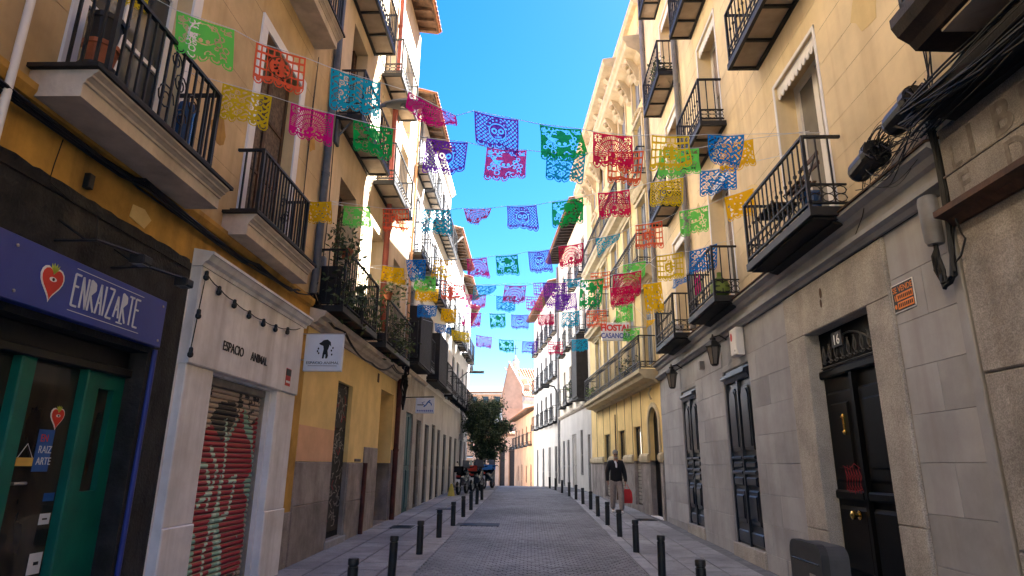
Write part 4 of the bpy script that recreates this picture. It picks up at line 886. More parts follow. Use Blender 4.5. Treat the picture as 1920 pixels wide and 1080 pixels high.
# dark doors
def panel_door(par, F, g, m, n, lab=None, hood=True):
    a, c, z0, z1 = g; mid = (a+c)/2
    fr = MB(); fr.box(F, a, a+.05, n-.05, n+.03, z0, z1); fr.box(F, c-.05, c, n-.05, n+.03, z0, z1); fr.box(F, a, c, n-.05, n+.03, z1-.06, z1); d = fr.build('door', m, par)
    for x0, x1 in ((a+.05, mid-.004), (mid+.004, c-.05)):
        MB().box(F, x0, x1, n-.05, n, z0, z1-.06).build('door_leaf', m, d)
        w = x1-x0; zz = z0+(z1-z0)*.40
        p = MB(); p.bev(F, x0+.09, x1-.09, n, n+.035, z0+.32, zz-.28, .025); p.bev(F, x0+.13, x1-.13, n+.035, n+.055, z0+.40, zz-.36, .02); p.build('door_panel', m, d)
        p = MB(); p.bev(F, x0+.08, x1-.08, n, n+.05, zz-.22, zz-.08, .02); p.bev(F, x0+.05, x1-.05, n, n+.06, zz-.04, zz+.02, .015); p.bev(F, x0+.08, x1-.08, n, n+.04, zz+.06, zz+.16, .02); p.bev(F, x0+.05, x1-.05, n, n+.06, zz+.2, zz+.25, .015); p.build('door_moulding', m, d)
        top = z1-.32; r = (w-.2)/2; cx = (x0+x1)/2
        poly = [(x0+.1, zz+.34), (x1-.1, zz+.34)]+[(cx+r*math.cos(t), top-r+r*math.sin(t)) for t in [math.pi*k/8 for k in range(9)]]
        q = MB(); q.prism(F, poly, n, n+.03); r2 = r-.05; poly2 = [(x0+.15, zz+.4), (x1-.15, zz+.4)]+[(cx+r2*math.cos(t), top-r+r2*math.sin(t)) for t in [math.pi*k/8 for k in range(9)]]; q.prism(F, poly2, n+.03, n+.05); q.build('door_panel', m, d)
        MB().bev(F, x0+.04, x1-.04, n, n+.03, z0+.04, z0+.22, .015).build('kick_panel', m, d)
        h = MB(); h.profile(F, [(n, z1-.22), (n+.05, z1-.22), (n+.08, z1-.16), (n+.13, z1-.14), (n+.13, z1-.09), (n+.02, z1-.05), (n, z1-.05)], x0, x1); h.build('door_cornice', m, d)
    MB().box(F, mid-.03, mid+.03, n, n+.05, z0, z1-.22).build('door_strip', m, d)
    return d
d1 = panel_door(RB, F, DBG, 'door navy', -.06); d2 = panel_door(RB, F, DSM, 'door navy', -.06)
MB().bev(F, 10.05, 11.55, -.3, .03, -.2, .4, .012).build('doorstep', 'jamb granite', RB); MB().bev(F, 13.38, 14.76, -.3, .03, -.2, .44, .012).build('doorstep', 'jamb granite', RB)
# door 16: black panelled leaf, wrought iron transom, brass
F16 = Fr((3.29, 0), (0, 1), (-1, 0)); dd = MB(); dd.box(F16, 6.38, 7.9, -.42, -.36, .22, 3.23); d16 = dd.build('door', 'door black', RB)
MB().bev(F16, 6.38, 7.9, -.36, -.30, 2.66, 2.76, .02).build('transom_bar', 'door black', d16)
for x0, x1 in ((6.44, 7.10), (7.18, 7.84)):
    MB().bev(F16, x0, x1, -.36, -.32, .5, 1.2, .04).build('door_panel', 'door black', d16); MB().bev(F16, x0, x1, -.36, -.30, 1.27, 1.37, .02).build('door_moulding', 'door black', d16); MB().bev(F16, x0, x1, -.36, -.33, 1.45, 2.5, .04).build('door_panel', 'door black', d16)
    MB().bev(F16, x0+.12, x1-.12, -.33, -.31, 1.6, 2.35, .02).build('door_panel', 'door black', d16)
MB().box(F16, 7.11, 7.17, -.36, -.30, .3, 2.66).build('door_strip', 'door black', d16)
b = MB()
for k in range(9):
    u = 6.55+k*.15
    for s in (1, -1): b.tube([F16.P(u+s*.06*math.sin(j*.55)*(1-j/16), -.33, 2.8+.018*j+.03*math.cos(j*.55)) for j in range(15)], .009, 4)
b.tube([F16.P(6.45, -.33, 2.79), F16.P(7.85, -.33, 2.79)], .012, 4); b.tube([F16.P(6.5+.0+1.3*t, -.33, 2.85+.26*math.sin(math.pi*t)) for t in [i/16 for i in range(17)]], .012, 4); b.build('transom_grille', 'bin light', d16)
pl16 = MB().bev(F16, 7.18, 7.42, -.30, -.285, 2.97, 3.15, .004).build('number_plate', 'black paint', d16); letters('16', F16, 7.385, -.284, 3.0, .115, 'white paint', pl16, -1, .004, .085, wide=.95)
b = MB(); b.lathe(F16.P(7.42, -.305, 1.98), [(.018, 0), (.024, .03), (.016, .05), (.02, .2), (.014, .23)], 10); b.box(F16, 7.38, 7.46, -.31, -.29, 2.17, 2.19); b.box(F16, 7.38, 7.46, -.31, -.29, 2.0, 2.02); b.build('letter_pull', 'brass', d16)
b = MB(); b.lathe(F16.P(7.32, -.30, 1.12), [(.05, 0), (.05, .01), (.02, .015), (.02, .05), (.045, .06), (.045, .085), (.02, .1)], 12, F16.n); b.build('door_knob', 'brass', d16)
b = MB(); rr = random.Random(17)
for k in range(6):
    u0 = 7.52-k*.06; stroke(b, F16, [(u0, 1.62+rr.uniform(-.02, .03)), (u0-.02, 1.5), (u0+.01, 1.36+rr.uniform(-.03, .03))], .006, -.298, .002); stroke(b, F16, [(u0, 1.6), (u0-.05, 1.52), (u0, 1.44), (u0-.05, 1.37)], .005, -.298, .002)
stroke(b, F16, [(7.56, 1.64), (7.42, 1.6), (7.3, 1.66), (7.18, 1.61)], .006, -.298, .002); stroke(b, F16, [(7.54, 1.38), (7.38, 1.36), (7.2, 1.39)], .006, -.298, .002)
b.build('graffiti_tag', 'graffiti red', d16)
MB().bev(F, 6.3, 7.98, -.4, .05, -.2, .22, .015).build('doorstep', 'plinth granite', RB)
# upper windows, valances, balconies
for (a, c, z, t) in upR:
    window(RB, F, a, c, z, t, -.27, 'trim white', 'pale pane' if a < 7 and z < 5 else 'window glass', .12, 1, 0, curtain=('curtain', .45) if a > 7 else None)
    b = MB(); b.box(F, a-.05, a, .0, .012, z, t+.05); b.box(F, c, c+.05, .0, .012, z, t+.05); b.box(F, a-.05, c+.05, .0, .014, t, t+.05); b.build('window_surround', 'trim white', RB)
    k = 11; poly = [(a, t)]
    for i in range(k): 
        u = a+(c-a)*i/k; s_ = (c-a)/k; poly += [(u, t-.13), (u+s_*.25, t-.19), (u+s_*.5, t-.21), (u+s_*.75, t-.19)]
    poly += [(c, t-.13), (c, t)]
    MB().prism(F, poly, -.05, -.035).build('valance', 'trim white', RB)
BW = [(6.38, 8.45), (10.05, 11.8), (13.05, 15.0)]; BALS = {}
for z in (4.24, 7.48, 10.6, 13.7):
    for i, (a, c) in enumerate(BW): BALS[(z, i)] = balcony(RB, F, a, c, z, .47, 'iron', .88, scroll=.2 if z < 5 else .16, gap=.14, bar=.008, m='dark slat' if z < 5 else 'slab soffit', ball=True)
for (z, i), bb in BALS.items():
    if z < 5:
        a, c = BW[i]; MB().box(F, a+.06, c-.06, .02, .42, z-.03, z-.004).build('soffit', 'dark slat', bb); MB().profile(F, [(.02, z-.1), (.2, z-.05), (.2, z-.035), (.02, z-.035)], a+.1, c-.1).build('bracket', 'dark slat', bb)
pipe(RB, [F.P(12.95, .08, 18), F.P(12.95, .08, 4.4)], .065, 'grey pipe')
pipe(RB, [F.P(16.6, .08, 15.8), F.P(16.6, .08, 4.5)], .07, 'grey pipe')
# things on the balconies
e = empty('folding_chair', F.P(7.2, .22, 4.34), 'brown slatted folding chair on the near iron balcony of the cream house', 'chair')
b = MB(); [b.box(F, 6.75, 7.15, .18+k*.06, .22+k*.06, 4.8, 4.82) for k in range(4)]; b.build('seat', 'wood brown', e)
for zz in (5.02, 5.14): MB().box(F, 6.72, 7.18, .13, .15, zz, zz+.05).build('backrest', 'wood brown', e)
for u in (6.77, 7.13):
    MB().tube([F.P(u, .14, 5.2), F.P(u, .42, 4.345)], .009, 5).build('leg', 'black iron', e); MB().tube([F.P(u, .42, 4.8), F.P(u, .12, 4.345)], .009, 5).build('leg', 'black iron', e)
e = empty('small_table', F.P(7.75, .22, 4.34), 'small brown folding table on the near iron balcony beside the chair', 'table')
b = MB(); [b.box(F, 7.5+k*.1, 7.59+k*.1, .06, .42, 4.86, 4.88) for k in range(6)]; b.build('tabletop', 'wood brown', e)
for u in (7.55, 8.05): MB().tube([F.P(u, .08, 4.345), F.P(u, .4, 4.86)], .009, 5).build('leg', 'black iron', e); MB().tube([F.P(u, .4, 4.345), F.P(u, .08, 4.86)], .009, 5).build('leg', 'black iron', e)
pot('plant_pot', F.P(6.68, .3, 4.345), .12, .27, 'blue glaze', 'blue glazed pot at the near end of the cream house balcony')
e = empty('demijohn', F.P(10.25, .3, 4.34), 'pale green glass demijohn on the middle balcony of the cream house', 'bottle'); MB().lathe(F.P(10.25, .3, 4.345), [(.1, 0), (.16, .08), (.165, .2), (.12, .3), (.04, .36), (.035, .44)], 14).build('glass_body', 'leaf bright', e)
e = empty('satchel', F.P(11.2, .3, 4.5), 'magenta cloth bag hung on the middle balcony rail of the cream house', 'bag'); MB().bev(F, 11.1, 11.4, .36, .425, 4.7, 5.0, .03).build('cloth', 'paper magenta', e); MB().tube([F.P(11.12, .39, 5.0), F.P(11.25, .42, 5.2), F.P(11.38, .39, 5.0)], .01, 5).build('strap', 'paper magenta', e)
pot('balcony_plant', F.P(13.4, .3, 10.72), .12, .2, 'dark pot', 'dark shrub on the high far balcony of the cream house', 'potted plant', None, 'leaf dark', 160, (.2, .2, .4), .05, .05)
pot('plant_pot', F.P(13.3, .3, 4.35), .1, .18, 'white paint', 'white pot on the far first-floor balcony of the cream house')
# lanterns, boxes, sign, canisters and cables
for i, u in enumerate((11.1, 14.5)):
    lab = ('black lantern above the larger dark double door, left of the white box', 'black lantern above the smaller dark double door near the yellow house')[i]
    e = empty('wall_lantern', F.P(u, 0, 3.5), lab, 'lantern', 'lanterns over the dark doors'); c = F.P(u, .24, 3.35)
    b = MB(); b.tube([F.P(u, 0, 3.8), F.P(u, .12, 3.88), F.P(u, .24, 3.84)], .013, 6); b.build('arm', 'black iron', e)
    MB().lathe((c.x, c.y, c.z), [(.05, -.02), (.06, 0), (.075, .01)], 6).build('lantern_base', 'black iron', e)
    MB().lathe((c.x, c.y, c.z+.01), [(.062, 0), (.112, .3)], 6).build('lantern_glass', 'lamp glass', e)
    b = MB()
    for j in range(6): a = 2*math.pi*j/6; b.tube([(c.x+.066*math.cos(a), c.y+.066*math.sin(a), c.z+.01), (c.x+.117*math.cos(a), c.y+.117*math.sin(a), c.z+.31)], .008, 4)
    b.build('lantern_frame', 'black iron', e)
    MB().lathe((c.x, c.y, c.z+.31), [(.135, 0), (.14, .02), (.09, .1), (.05, .13), (.055, .16), (.02, .19), (.012, .24)], 6).build('lantern_cap', 'black iron', e)
e = MB().bev(F, 10.2, 10.52, .0, .13, 3.38, 3.84, .02).build('alarm_box', 'trim white', None, 'white alarm box with a red mark above the larger dark double door', 'box')
MB().prism(F, [(10.42+.05*math.cos(t), 3.7+.07*math.sin(t)) for t in [k*math.pi/5 for k in range(10)]], .131, .135).build('red_mark', 'heart red', e); MB().box(F, 10.26, 10.3, .131, .134, 3.44, 3.47).build('label_plate', 'grey pipe', e)
MB().bev(F, 12.6, 12.7, .0, .1, 3.5, 3.66, .01).build('junction_box', 'grey pipe', None, 'small grey box under the cornice between the two dark doors', 'junction box')
SV = MB().box(F, 5.58, 5.93, .006, .012, 3.03, 3.30).build('sale_sign', 'white paint', None, 'black and orange SE VENDE sale sign stuck on the stone right of door 16', 'sign')
MB().box(F, 5.592, 5.918, .012, .014, 3.04, 3.29).build('sign_panel', 'black paint', SV); text('SE VENDE', F, 5.905, .0145, 3.218, .055, 'sale orange', SV, -1, .002, wide=.92)
text('1', F, 5.90, .0145, 3.14, .055, 'sale orange', SV, -1, .002)
for z, u1 in ((3.135, 5.86), (3.055, 5.85)):
    MB().box(F, 5.60, u1, .0145, .0165, z, z+.065).build('sign_band', 'sale orange', SV); b = MB()
    for i in range(8): b.box(F, 5.612+i*.029, 5.612+i*.029+.018, .017, .018, z+.014, z+.05)
    b.build('handwriting', 'wood brown', SV)
MB().prism(F, [(5.885+.018*math.cos(t), 3.087+.022*math.sin(t)) for t in [k*math.pi/4 for k in range(8)]], .0145, .0165).build('phone_mark', 'sale orange', SV)
for i, (u, z, L_) in enumerate(((5.66, 4.46, .40), (4.98, 4.60, .42))):
    e = empty('cable_canister', F.P(u, .18, z), ('lower black cable canister under the near balcony of the cream house', 'upper black cable canister beside the granite house cornice')[i], 'junction canister', 'black cable canisters')
    ax = (F.P(1, 0, 0)-F.P(0, 0, 0)) + Vector((0, 0, -.12))
    MB().lathe(F.P(u-L_*.4, .2, z+.05), [(.09, 0), (.115, .03), (.115, L_*.8), (.10, L_*.9), (.05, L_)], 16, ax).build('canister_body', 'canister', e)
    b = MB().lathe(F.P(u-L_*.42, .2, z+.05), [(.135, -.02), (.14, .05), (.12, .06)], 16, ax); rr = random.Random(i)
    for k in range(34): 
        p = F.P(u-L_*.42, .2, z+.05)+Vector((rr.uniform(-.1, .1), rr.uniform(-.06, .06), rr.uniform(-.1, .1))); q_ = p+Vector((rr.uniform(-.06, .06), -rr.uniform(.04, .12), rr.uniform(-.06, .08))); b.tube([p, q_, q_+Vector((rr.uniform(-.05, .05), -rr.uniform(.0, .1), rr.uniform(-.12, .06)))], .0065, 5)
    b.build('canister_head', 'canister', e)
rr = random.Random(31)
def loops(name, lab, n, u0, u1, z0, z1, r, seed, bow=.25, nn=(.06, .26)):
    rr = random.Random(seed); b = MB()
    for i in range(n):
        a = F.P(rr.uniform(u0, u0+.2), rr.uniform(*nn), z0+rr.uniform(-.12, .12)); c = F.P(rr.uniform(u1-.2, u1), rr.uniform(*nn), z1+rr.uniform(-.12, .12)); bw = rr.uniform(-bow, bow)
        b.tube([a.lerp(c, t)+Vector((-abs(bw)*.2*math.sin(math.pi*t), 0, bw*math.sin(math.pi*t))) for t in [k/12 for k in range(13)]], r*rr.uniform(.5, 1.3), 5)
    b.build(name, 'cable black', None, lab, 'cables')
loops('cable_bundle', 'thick tangle of black cables along the granite house cornice to the upper canister', 46, 2.6, 4.9, 4.4, 4.42, .009, 41, .13, (.1, .4)); loops('cable_bundle', 'loose wires looping between the two black canisters', 30, 4.8, 5.9, 4.45, 4.4, .0045, 42, .3)
cable('cable', [F.P(4.83, .1, 4.4), F.P(4.84, .09, 3.5), F.P(4.9, .1, 3.12), F.P(5.0, .1, 3.05), F.P(5.05, .1, 3.2), F.P(5.05, .1, 3.42)], .016, 'thick black cables dropping down the joint between the cream and granite houses', 5, .03, 0, seed=12)
cable('cable', [F.P(4.72, .1, 9), F.P(4.8, .06, 5.2), F.P(4.85, .08, 4.5)], .008, 'thin wires running up the cream wall above the upper canister', 4, .06, 0, seed=14)
cable('cable', [F.P(5.9, .1, 4.3), F.P(6.3, .06, 4.0), F.P(6.9, .05, 3.95)], .006, 'single wire drooping over the stone cornice beside door 16', 1, .02, .05, seed=16)
cable('cable', [F.P(4.75, .1, 3.55), F.P(4.7, .1, 3.35), F.P(4.85, .1, 3.2)], .008, 'short wire under the brown cornice of the granite house', 1, .01, .04, seed=18)
tt = Fr((3.5, 5.02), (0, 1), (-1, 0))
b = MB(); b.lathe(F.P(5.05, .1, 3.42), [(.06, 0), (.075, .03), (.085, .36), (.075, .42), (.04, .44)], 14); o = b.build('meter_canister', 'grey pipe', None, 'grey upright cable cover fixed on the stone pilaster by door 16', 'cable cover'); smooth_by_angle(o)
# ================================================================== RIGHT SIDE, third building: ornate yellow house with the HOSTAL sign
Fy = frame2((3.5, 17.0), (2.75, 28.6)); RC = empty('ornate_yellow_house', (3.4, 18, .3), 'ornate yellow house with long balconies, bracketed cornice and arched doorway', 'building', 'houses along the street')
gw = [(2.45, 3.35, .5, 2.8), (4.75, 5.75, .5, 2.8), (7.4, 8.5, .5, 2.8)]; arch = (.3, 1.35, .3, 3.2)
wc = [.95, 3.1, 5.3, 7.4, 9.4]; fl = [(4.42, 2.3), (7.25, 2.25), (10.1, 2.1), (12.7, 1.3)]
upY = [(c-.5, c+.5, z, z+h) for z, h in fl for c in wc]
facade(RC, Fy, .06, 11.6, 1.78, 4.1, gw+[arch], 'yellow plaster', d=.3); facade(RC, Fy, .06, 11.6, -.3, 1.78, gw+[arch], 'plinth granite', d=.3, name='wall', n=.03)
facade(RC, Fy, .06, 11.6, 4.1, 14.7, upY, 'golden plaster', d=.25); core(RC, Fy, .06, 11.6, -.3, 14.6); 
MB().box(Fy, 1.7, 11.6, -7, -.35, 15.29, 17.3).build('attic', 'golden plaster', RC); MB().profile(Fy, [(-7, 17.3), (-.2, 17.3), (-.12, 17.4), (-.12, 17.5), (-7, 17.5)], 1.55, 11.7).build('attic_cornice', 'cream ornament', RC)
MB().box(Fy, .06, 11.6, -8, -.3, 14.75, 15.28).build('roof', 'roof tile', RC)
for a, c in ((.0, .3), (1.4, 2.42), (3.4, 4.7), (5.82, 7.36), (8.55, 11.6)): MB().profile(Fy, [(.03, 1.72), (.08, 1.74), (.1, 1.8), (.1, 1.9), (.06, 1.96), (0, 1.98)], a, c).build('plinth_moulding', 'cream ornament', RC)
for c in (2.28, 3.52, 4.6, 5.9, 7.25, 8.65, 10.2): MB().box(Fy, c-.012, c+.012, .0, .012, 1.98, 3.9).build('wall_line', 'wood brown', RC)
b = MB(); pts = [(.82+.525*math.cos(t), 2.72+.5*math.sin(t)) for t in [math.pi*k/12 for k in range(13)]]
b.prism(Fy, [(1.36, 3.24)]+[(1.36, 2.72)]+pts[1:7]+[(.82, 3.24)], -.11, -.005); b.prism(Fy, [(.82, 3.24)]+pts[6:12]+[(.28, 2.72), (.28, 3.24)], -.11, -.005); b.build('arch', 'yellow plaster', RC)
b = MB()
for i in range(12):
    (x0, z0), (x1, z1) = pts[i], pts[i+1]; s = 1.24; q = lambda x, z: (.82+(x-.82)*s, 2.72+(z-2.72)*s); b.prism(Fy, [(x0, z0), (x1, z1), q(x1, z1), q(x0, z0)], 0, .05)
b.box(Fy, 1.345, 1.46, 0, .05, 1.98, 2.72); b.box(Fy, .18, .295, 0, .05, 1.98, 2.72); b.build('arch_moulding', 'cream ornament', RC)
MB().box(Fy, .3, 1.35, -.18, -.12, .3, 3.24).build('door', 'door black', RC); MB().bev(Fy, .2, 1.45, -.25, .06, -.1, .32, .01).build('doorstep', 'trim white', RC)
b = MB(); b.tube([Fy.P(.82, .05, 3.75), Fy.P(.82, .12, 3.6), Fy.P(.82, .06, 3.42)], .03, 6); b.build('keystone', 'cream ornament', RC)
for a, c, z0, z1 in gw:
    wn = MB().box(Fy, a, c, -.14, -.10, z0, z1).build('window', 'window glass', RC); b = MB(); border(b, Fy, a, c, z0, z1, .05, -.10, -.07); b.build('frame', 'door brown', wn)
    k = 12
    for i in range(k): MB().bev(Fy, a+.05, c-.05, -.095, -.065, z0+.05+i*.11, z0+.15+i*.11, .01).build('shutter_slat', 'roller grey', wn)
for (a, c, z, t) in upY:
    window(RC, Fy, a, c, z, t, -.14, 'shutter grey', 'window glass', .05, 1, 1, shutters=('shutter grey', .36)); b = MB(); b.box(Fy, a-.14, a, 0, .04, z, t); b.box(Fy, c, c+.14, 0, .04, z, t); b.box(Fy, a-.2, c+.2, 0, .07, t, t+.12); b.build('window_surround', 'cream ornament', RC)
    if z > 6 and t < 14:
        b = MB(); cc = (a+c)/2
        for k in range(7): b.lathe(Fy.P(cc-.42+k*.14, .05, t+.2+.12*math.sin(math.pi*k/6)), [(.02, -.07), (.07, -.02), (.06, .05), (.02, .08)], 7)
        b.build('plaster_garland', 'cream ornament', RC)
def longbal(u0, u1, z, out, h=.95, nm='cornice stone'):
    b = MB(); b.profile(Fy, [(0, z-.22), (.1, z-.22), (.16, z-.14), (out-.12, z-.1), (out-.08, z-.02), (out, z+.04), (out, z+.14), (0, z+.14)], u0, u1); s = b.build('balcony', 'cream ornament', RC)
    railing(Fy, u0+.06, u1-.06, out-.05, z+.14, z+.14+h, .16, .14, bar=.007).build('railing', 'black iron', s)
    b = MB(); k = int((u1-u0)/.34)
    for zc, r in ((z+.14+h-.14, .07),):
        for i in range(k*2): 
            u = u0+.12+(u1-u0-.24)*i/(k*2-1); b.tube([Fy.P(u+r*math.cos(a), out-.05, zc+r*math.sin(a)) for a in [2*math.pi*j/8 for j in range(9)]], .008, 4, False)
    b.build('scrollwork', 'black iron', s); return s
longbal(.05, 10.1, 4.02, .55); longbal(.0, 4.1, 7.0, .5); longbal(6.6, 10.2, 7.0, .45); longbal(2.4, 10.4, 9.85, .5); longbal(.2, 1.7, 9.9, .3)
MB().profile(Fy, [(0, 13.9), (.1, 13.95), (.2, 14.1), (.52, 14.25), (.55, 14.4), (.62, 14.46), (.62, 14.62), (0, 14.72)], -.1, 11.6).build('cornice', 'cream ornament', RC)
MB().profile(Fy, [(0, 15.0), (.2, 15.1), (.76, 15.2), (.82, 15.32), (.82, 15.45), (0, 15.6)], 2.2, 11.6).build('cornice', 'cream ornament', RC); MB().box(Fy, .06, 11.6, -.3, .0, 14.72, 15.3).build('frieze', 'cream ornament', RC)
for k in range(9):
    u = .55+k*1.2; b = MB(); b.profile(Fy, [(.02, 13.35), (.12, 13.4), (.2, 13.7), (.4, 14.05), (.46, 14.2), (.02, 14.2)], u-.14, u+.14)
    for q in range(3): b.lathe(Fy.P(u, .16+q*.13, 13.62+q*.17), [(.03, -.1), (.11, -.03), (.1, .06), (.03, .1)], 7)
    b.build('bracket', 'cream ornament', RC)
    if k > 1:
        b = MB(); b.profile(Fy, [(.02, 14.74), (.3, 14.78), (.66, 15.08), (.02, 15.08)], u-.12, u+.12)
        for q in range(2): b.lathe(Fy.P(u+.3, .2+q*.3, 14.86+q*.14), [(.03, -.1), (.12, -.03), (.1, .06), (.03, .1)], 7)
        b.build('bracket', 'cream ornament', RC)
cable('cable_pipe', [Fy.P(6.0, .05, 3.4), Fy.P(6.0, .06, .5)], .022, 'brown pipe down the yellow ground floor between the grated windows', 1, .002, 0, 'pipe', m='wood brown')
SHo = Fr((3.1, 20.6), (-1, 0), (0, -1))
e = MB().bev(Fr((2.95, 18.3), (-1, 0), (0, -1)), .0, .82, -.05, .05, 5.18, 5.72, .01).build('hostal_sign', 'white paint', None, 'white projecting HOSTAL CASANOVA sign with red and blue letters on the yellow house', 'sign')
SHo = Fr((2.13, 18.3), (1, 0), (0, -1))
text('HOSTAL', SHo, .41, .052, 5.475, .175, 'hostal red', e, 1, .006, align='CENTER', wide=.94, bold=.012); text('CASANOVA', SHo, .41, .052, 5.25, .15, 'hostal blue', e, 1, .006, align='CENTER', wide=.76, bold=.006)
for z in (5.3, 5.6): MB().tube([(2.94, 18.3, z), (3.45, 18.35, z)], .015, 6).build('bracket', 'steel', e)
pot('balcony_plant', Fy.P(2.2, .4, 4.17), .1, .2, 'dark pot', 'dark plant on the long balcony behind the hostal sign', 'potted plant', 'plants on the hostal balcony', 'leaf dark', 130, (.28, .25, .3), .04, .05); pot('balcony_plant', Fy.P(8.6, .4, 4.17), .1, .2, 'dark pot', 'bright plant at the far end of the long hostal balcony', 'potted plant', 'plants on the hostal balcony', 'leaf bright', 130, (.2, .2, .3), .04, .05)
# ================================================================== RIGHT SIDE, further houses
Fd = frame2((2.75, 28.6), (1.83, 39)); RD = empty('pale_house', (2.3, 34, .4), 'pale cream house with dark slatted gallery next to the ornate yellow house', 'building', 'houses along the street')
terrace(RD, Fd, .02, 10.4, 14.2, 'aged white', 'pale plaster', (1.3, 3.6, 5.9, 8.2), (4.9, 7.9, 10.8), 4.35, .85, 2.0, shut=None, gops=((.3, 1.0, .5, 3.0, 'door brown'), (2.3, 3.0, 1.2, 3.3, 'dark slat'), (4.2, 5.6, .5, 3.2, 'roller grey'), (6.6, 7.4, .5, 3.0, 'dark slat'), (8.4, 9.2, .5, 3.0, 'dark slat')), frame='wood brown', balw=.2)
eave(RD, Fd, .02, 10.4, 14.2, .75, m='dark slat'); roof(RD, Fd, .02, 10.4, 14.25)
MB().profile(Fd, [(0, 4.25), (.08, 4.3), (.14, 4.38), (.14, 4.44), (0, 4.5)], .02, 10.4).build('cornice', 'cornice stone', RD)
gal = MB(); border(gal, Fd, .5, 2.0, 4.7, 7.6, .08, .5, .55); ge = gal.build('gallery', 'dark slat', RD); MB().box(Fd, .5, 2.0, .0, .5, 4.6, 4.7).build('deck', 'dark slat', ge); MB().box(Fd, .5, .55, .0, .5, 4.7, 7.6).build('side_panel', 'dark slat', ge)
for i in range(11): MB().box(Fd, .58+i*.125, .68+i*.125, .51, .54, 4.78, 7.52).build('slat', 'dark slat', ge)
pot('balcony_plant', Fd.P(3.6, .3, 4.93), .12, .22, 'dark pot', 'leafy plant on the pale house balcony beside the dark gallery', 'potted plant', None, 'leaf green', 160, (.25, .35, .45), .04, .06)
pipe(RD, [Fd.P(10.2, .1, 14), Fd.P(10.2, .1, .6)], .07, 'grey pipe')
Fe = frame2((1.83, 39), (.35, 51)); RE = empty('white_house', (1.1, 45, .3), 'tall white house with rows of dark shutters and balconies at the bend on the right', 'building', 'houses along the street')
terrace(RE, Fe, .02, 12.1, 13.0, 'aged white', 'aged white', (1.2, 3.4, 5.6, 7.8, 10.2), (4.3, 7.1, 10.0), 3.9, .9, 2.0, shut='dark slat', gops=((1.0, 2.0, .0, 2.8, 'dark slat'), (3.6, 4.6, .0, 2.8, 'door brown'), (6.5, 7.5, .0, 2.8, 'dark slat'), (9.5, 10.5, .0, 2.8, 'door brown')))
eave(RE, Fe, .02, 12.1, 13.0, .6); roof(RE, Fe, .02, 12.1, 13.05)
e = empty('wall_lamp', Fe.P(.3, 0, 5.5), 'dark lamp on a curved arm at the corner of the white house on the right', 'street lamp'); MB().tube([Fe.P(.2, .05, 3.6), Fe.P(.2, .12, 6.0), Fe.P(.2, .3, 6.35), Fe.P(.2, .6, 6.4)], .05, 6).build('arm', 'black iron', e); MB().bev(Fr(tuple(Fe.P(.2, .85, 0))[:2], (1, 0), (0, -1)), -.3, .25, -.2, .2, 6.25, 6.5, .03).build('lamp_head', 'black iron', e)
Fp = frame2((.35, 51), (-1.55, 66)); RF = empty('pink_house', (-.6, 58, 0), 'low salmon pink house at the end of the right side', 'building', 'houses along the street')
terrace(RF, Fp, .02, 15, 5.9, 'pink plaster', 'pink plaster', (2, 5, 8, 11, 13.4), (3.3,), 2.9, .8, 1.6, shut='wood brown', gops=((1.5, 2.3, -.6, 1.7, 'door brown'), (4.6, 5.4, .2, 1.6, 'wood brown'), (8, 8.8, -.6, 1.7, 'door brown'), (11, 11.8, .2, 1.6, 'wood brown')), z0=-1.5)
eave(RF, Fp, .02, 15, 5.9, .6); roof(RF, Fp, .02, 15, 5.95)

# mended patches in the plaster, a few millimetres proud
rr = random.Random(91)
for F_, par_, m_, spots_ in ((FRt, RB, 'golden plaster', ((9.2, 5.6, .35), (12.3, 6.6, .3), (5.6, 6.3, .28), (15.6, 8.6, .4), (8.9, 8.9, .3))), (FL, LA, 'deep ochre plaster', ((6.2, 5.2, .18), (8.9, 6.6, .2), (3.0, 5.4, .3))), (FL, LB, 'ochre plaster', ((11.9, 6.6, .22), (14.6, 5.4, .2), (12.4, 10.2, .3)))):
    for u, z, s in spots_: MB().prism(F_, [(u+s*rr.uniform(.6, 1.2)*math.cos(t), z+s*rr.uniform(.6, 1.3)*math.sin(t)) for t in [k*math.pi/6 for k in range(12)]], .0, .003).build('plaster_patch', m_, par_)

# ================================================================== END OF THE STREET: church, far block, tree
CH = empty('brick_church', (-2.5, 76, -.95), 'orange brick church with a cross on its tiled roof at the street end', 'church')
Fg = frame2((-.85, 74), (-3.3, 74.6))             # brick gable end, faces down the street
Fs = frame2((2.2, 76.5), (-.83, 74.02)); 
b = MB(); b.prism(Fg, [(0, -1.5), (2.45, -1.5), (2.45, 9.6), (1.65, 13.3), (0, 10.4)], -6, 0); b.build('gable', 'church brick', CH)
b = MB()
for (u0, z0), (u1, z1) in (((2.55, 9.3), (1.65, 13.35)), ((1.65, 13.35), (-.05, 10.35))):
    b.prism(Fg, [(u0, z0), (u1, z1), (u1, z1+.22), (u0, z0+.22)], -.4, .18)
b.build('gable_coping', 'cornice stone', CH)
b = MB(); b.box(Fg, .02, 2.48, .0, .06, 7.9, 8.1); b.box(Fg, 1.1, 1.5, .0, .04, 3.6, 6.2); b.build('brick_band', 'church brick', CH); MB().box(Fg, 1.15, 1.45, .041, .06, 3.7, 6.1).build('window', 'window glass', CH)
facade(CH, Fs, 0, 3.9, -1.5, 8.6, [(1.4, 2.1, 5.2, 6.6)], 'pale plaster', d=.3); MB().box(Fs, 1.4, 2.1, -.3, -.25, 5.2, 6.6).build('window', 'window glass', CH)
MB().profile(Fs, [(0, 8.6), (.15, 8.7), (.45, 8.9), (.5, 9.1), (.5, 9.3), (0, 9.5)], -.2, 3.95).build('cornice', 'cornice stone', CH)
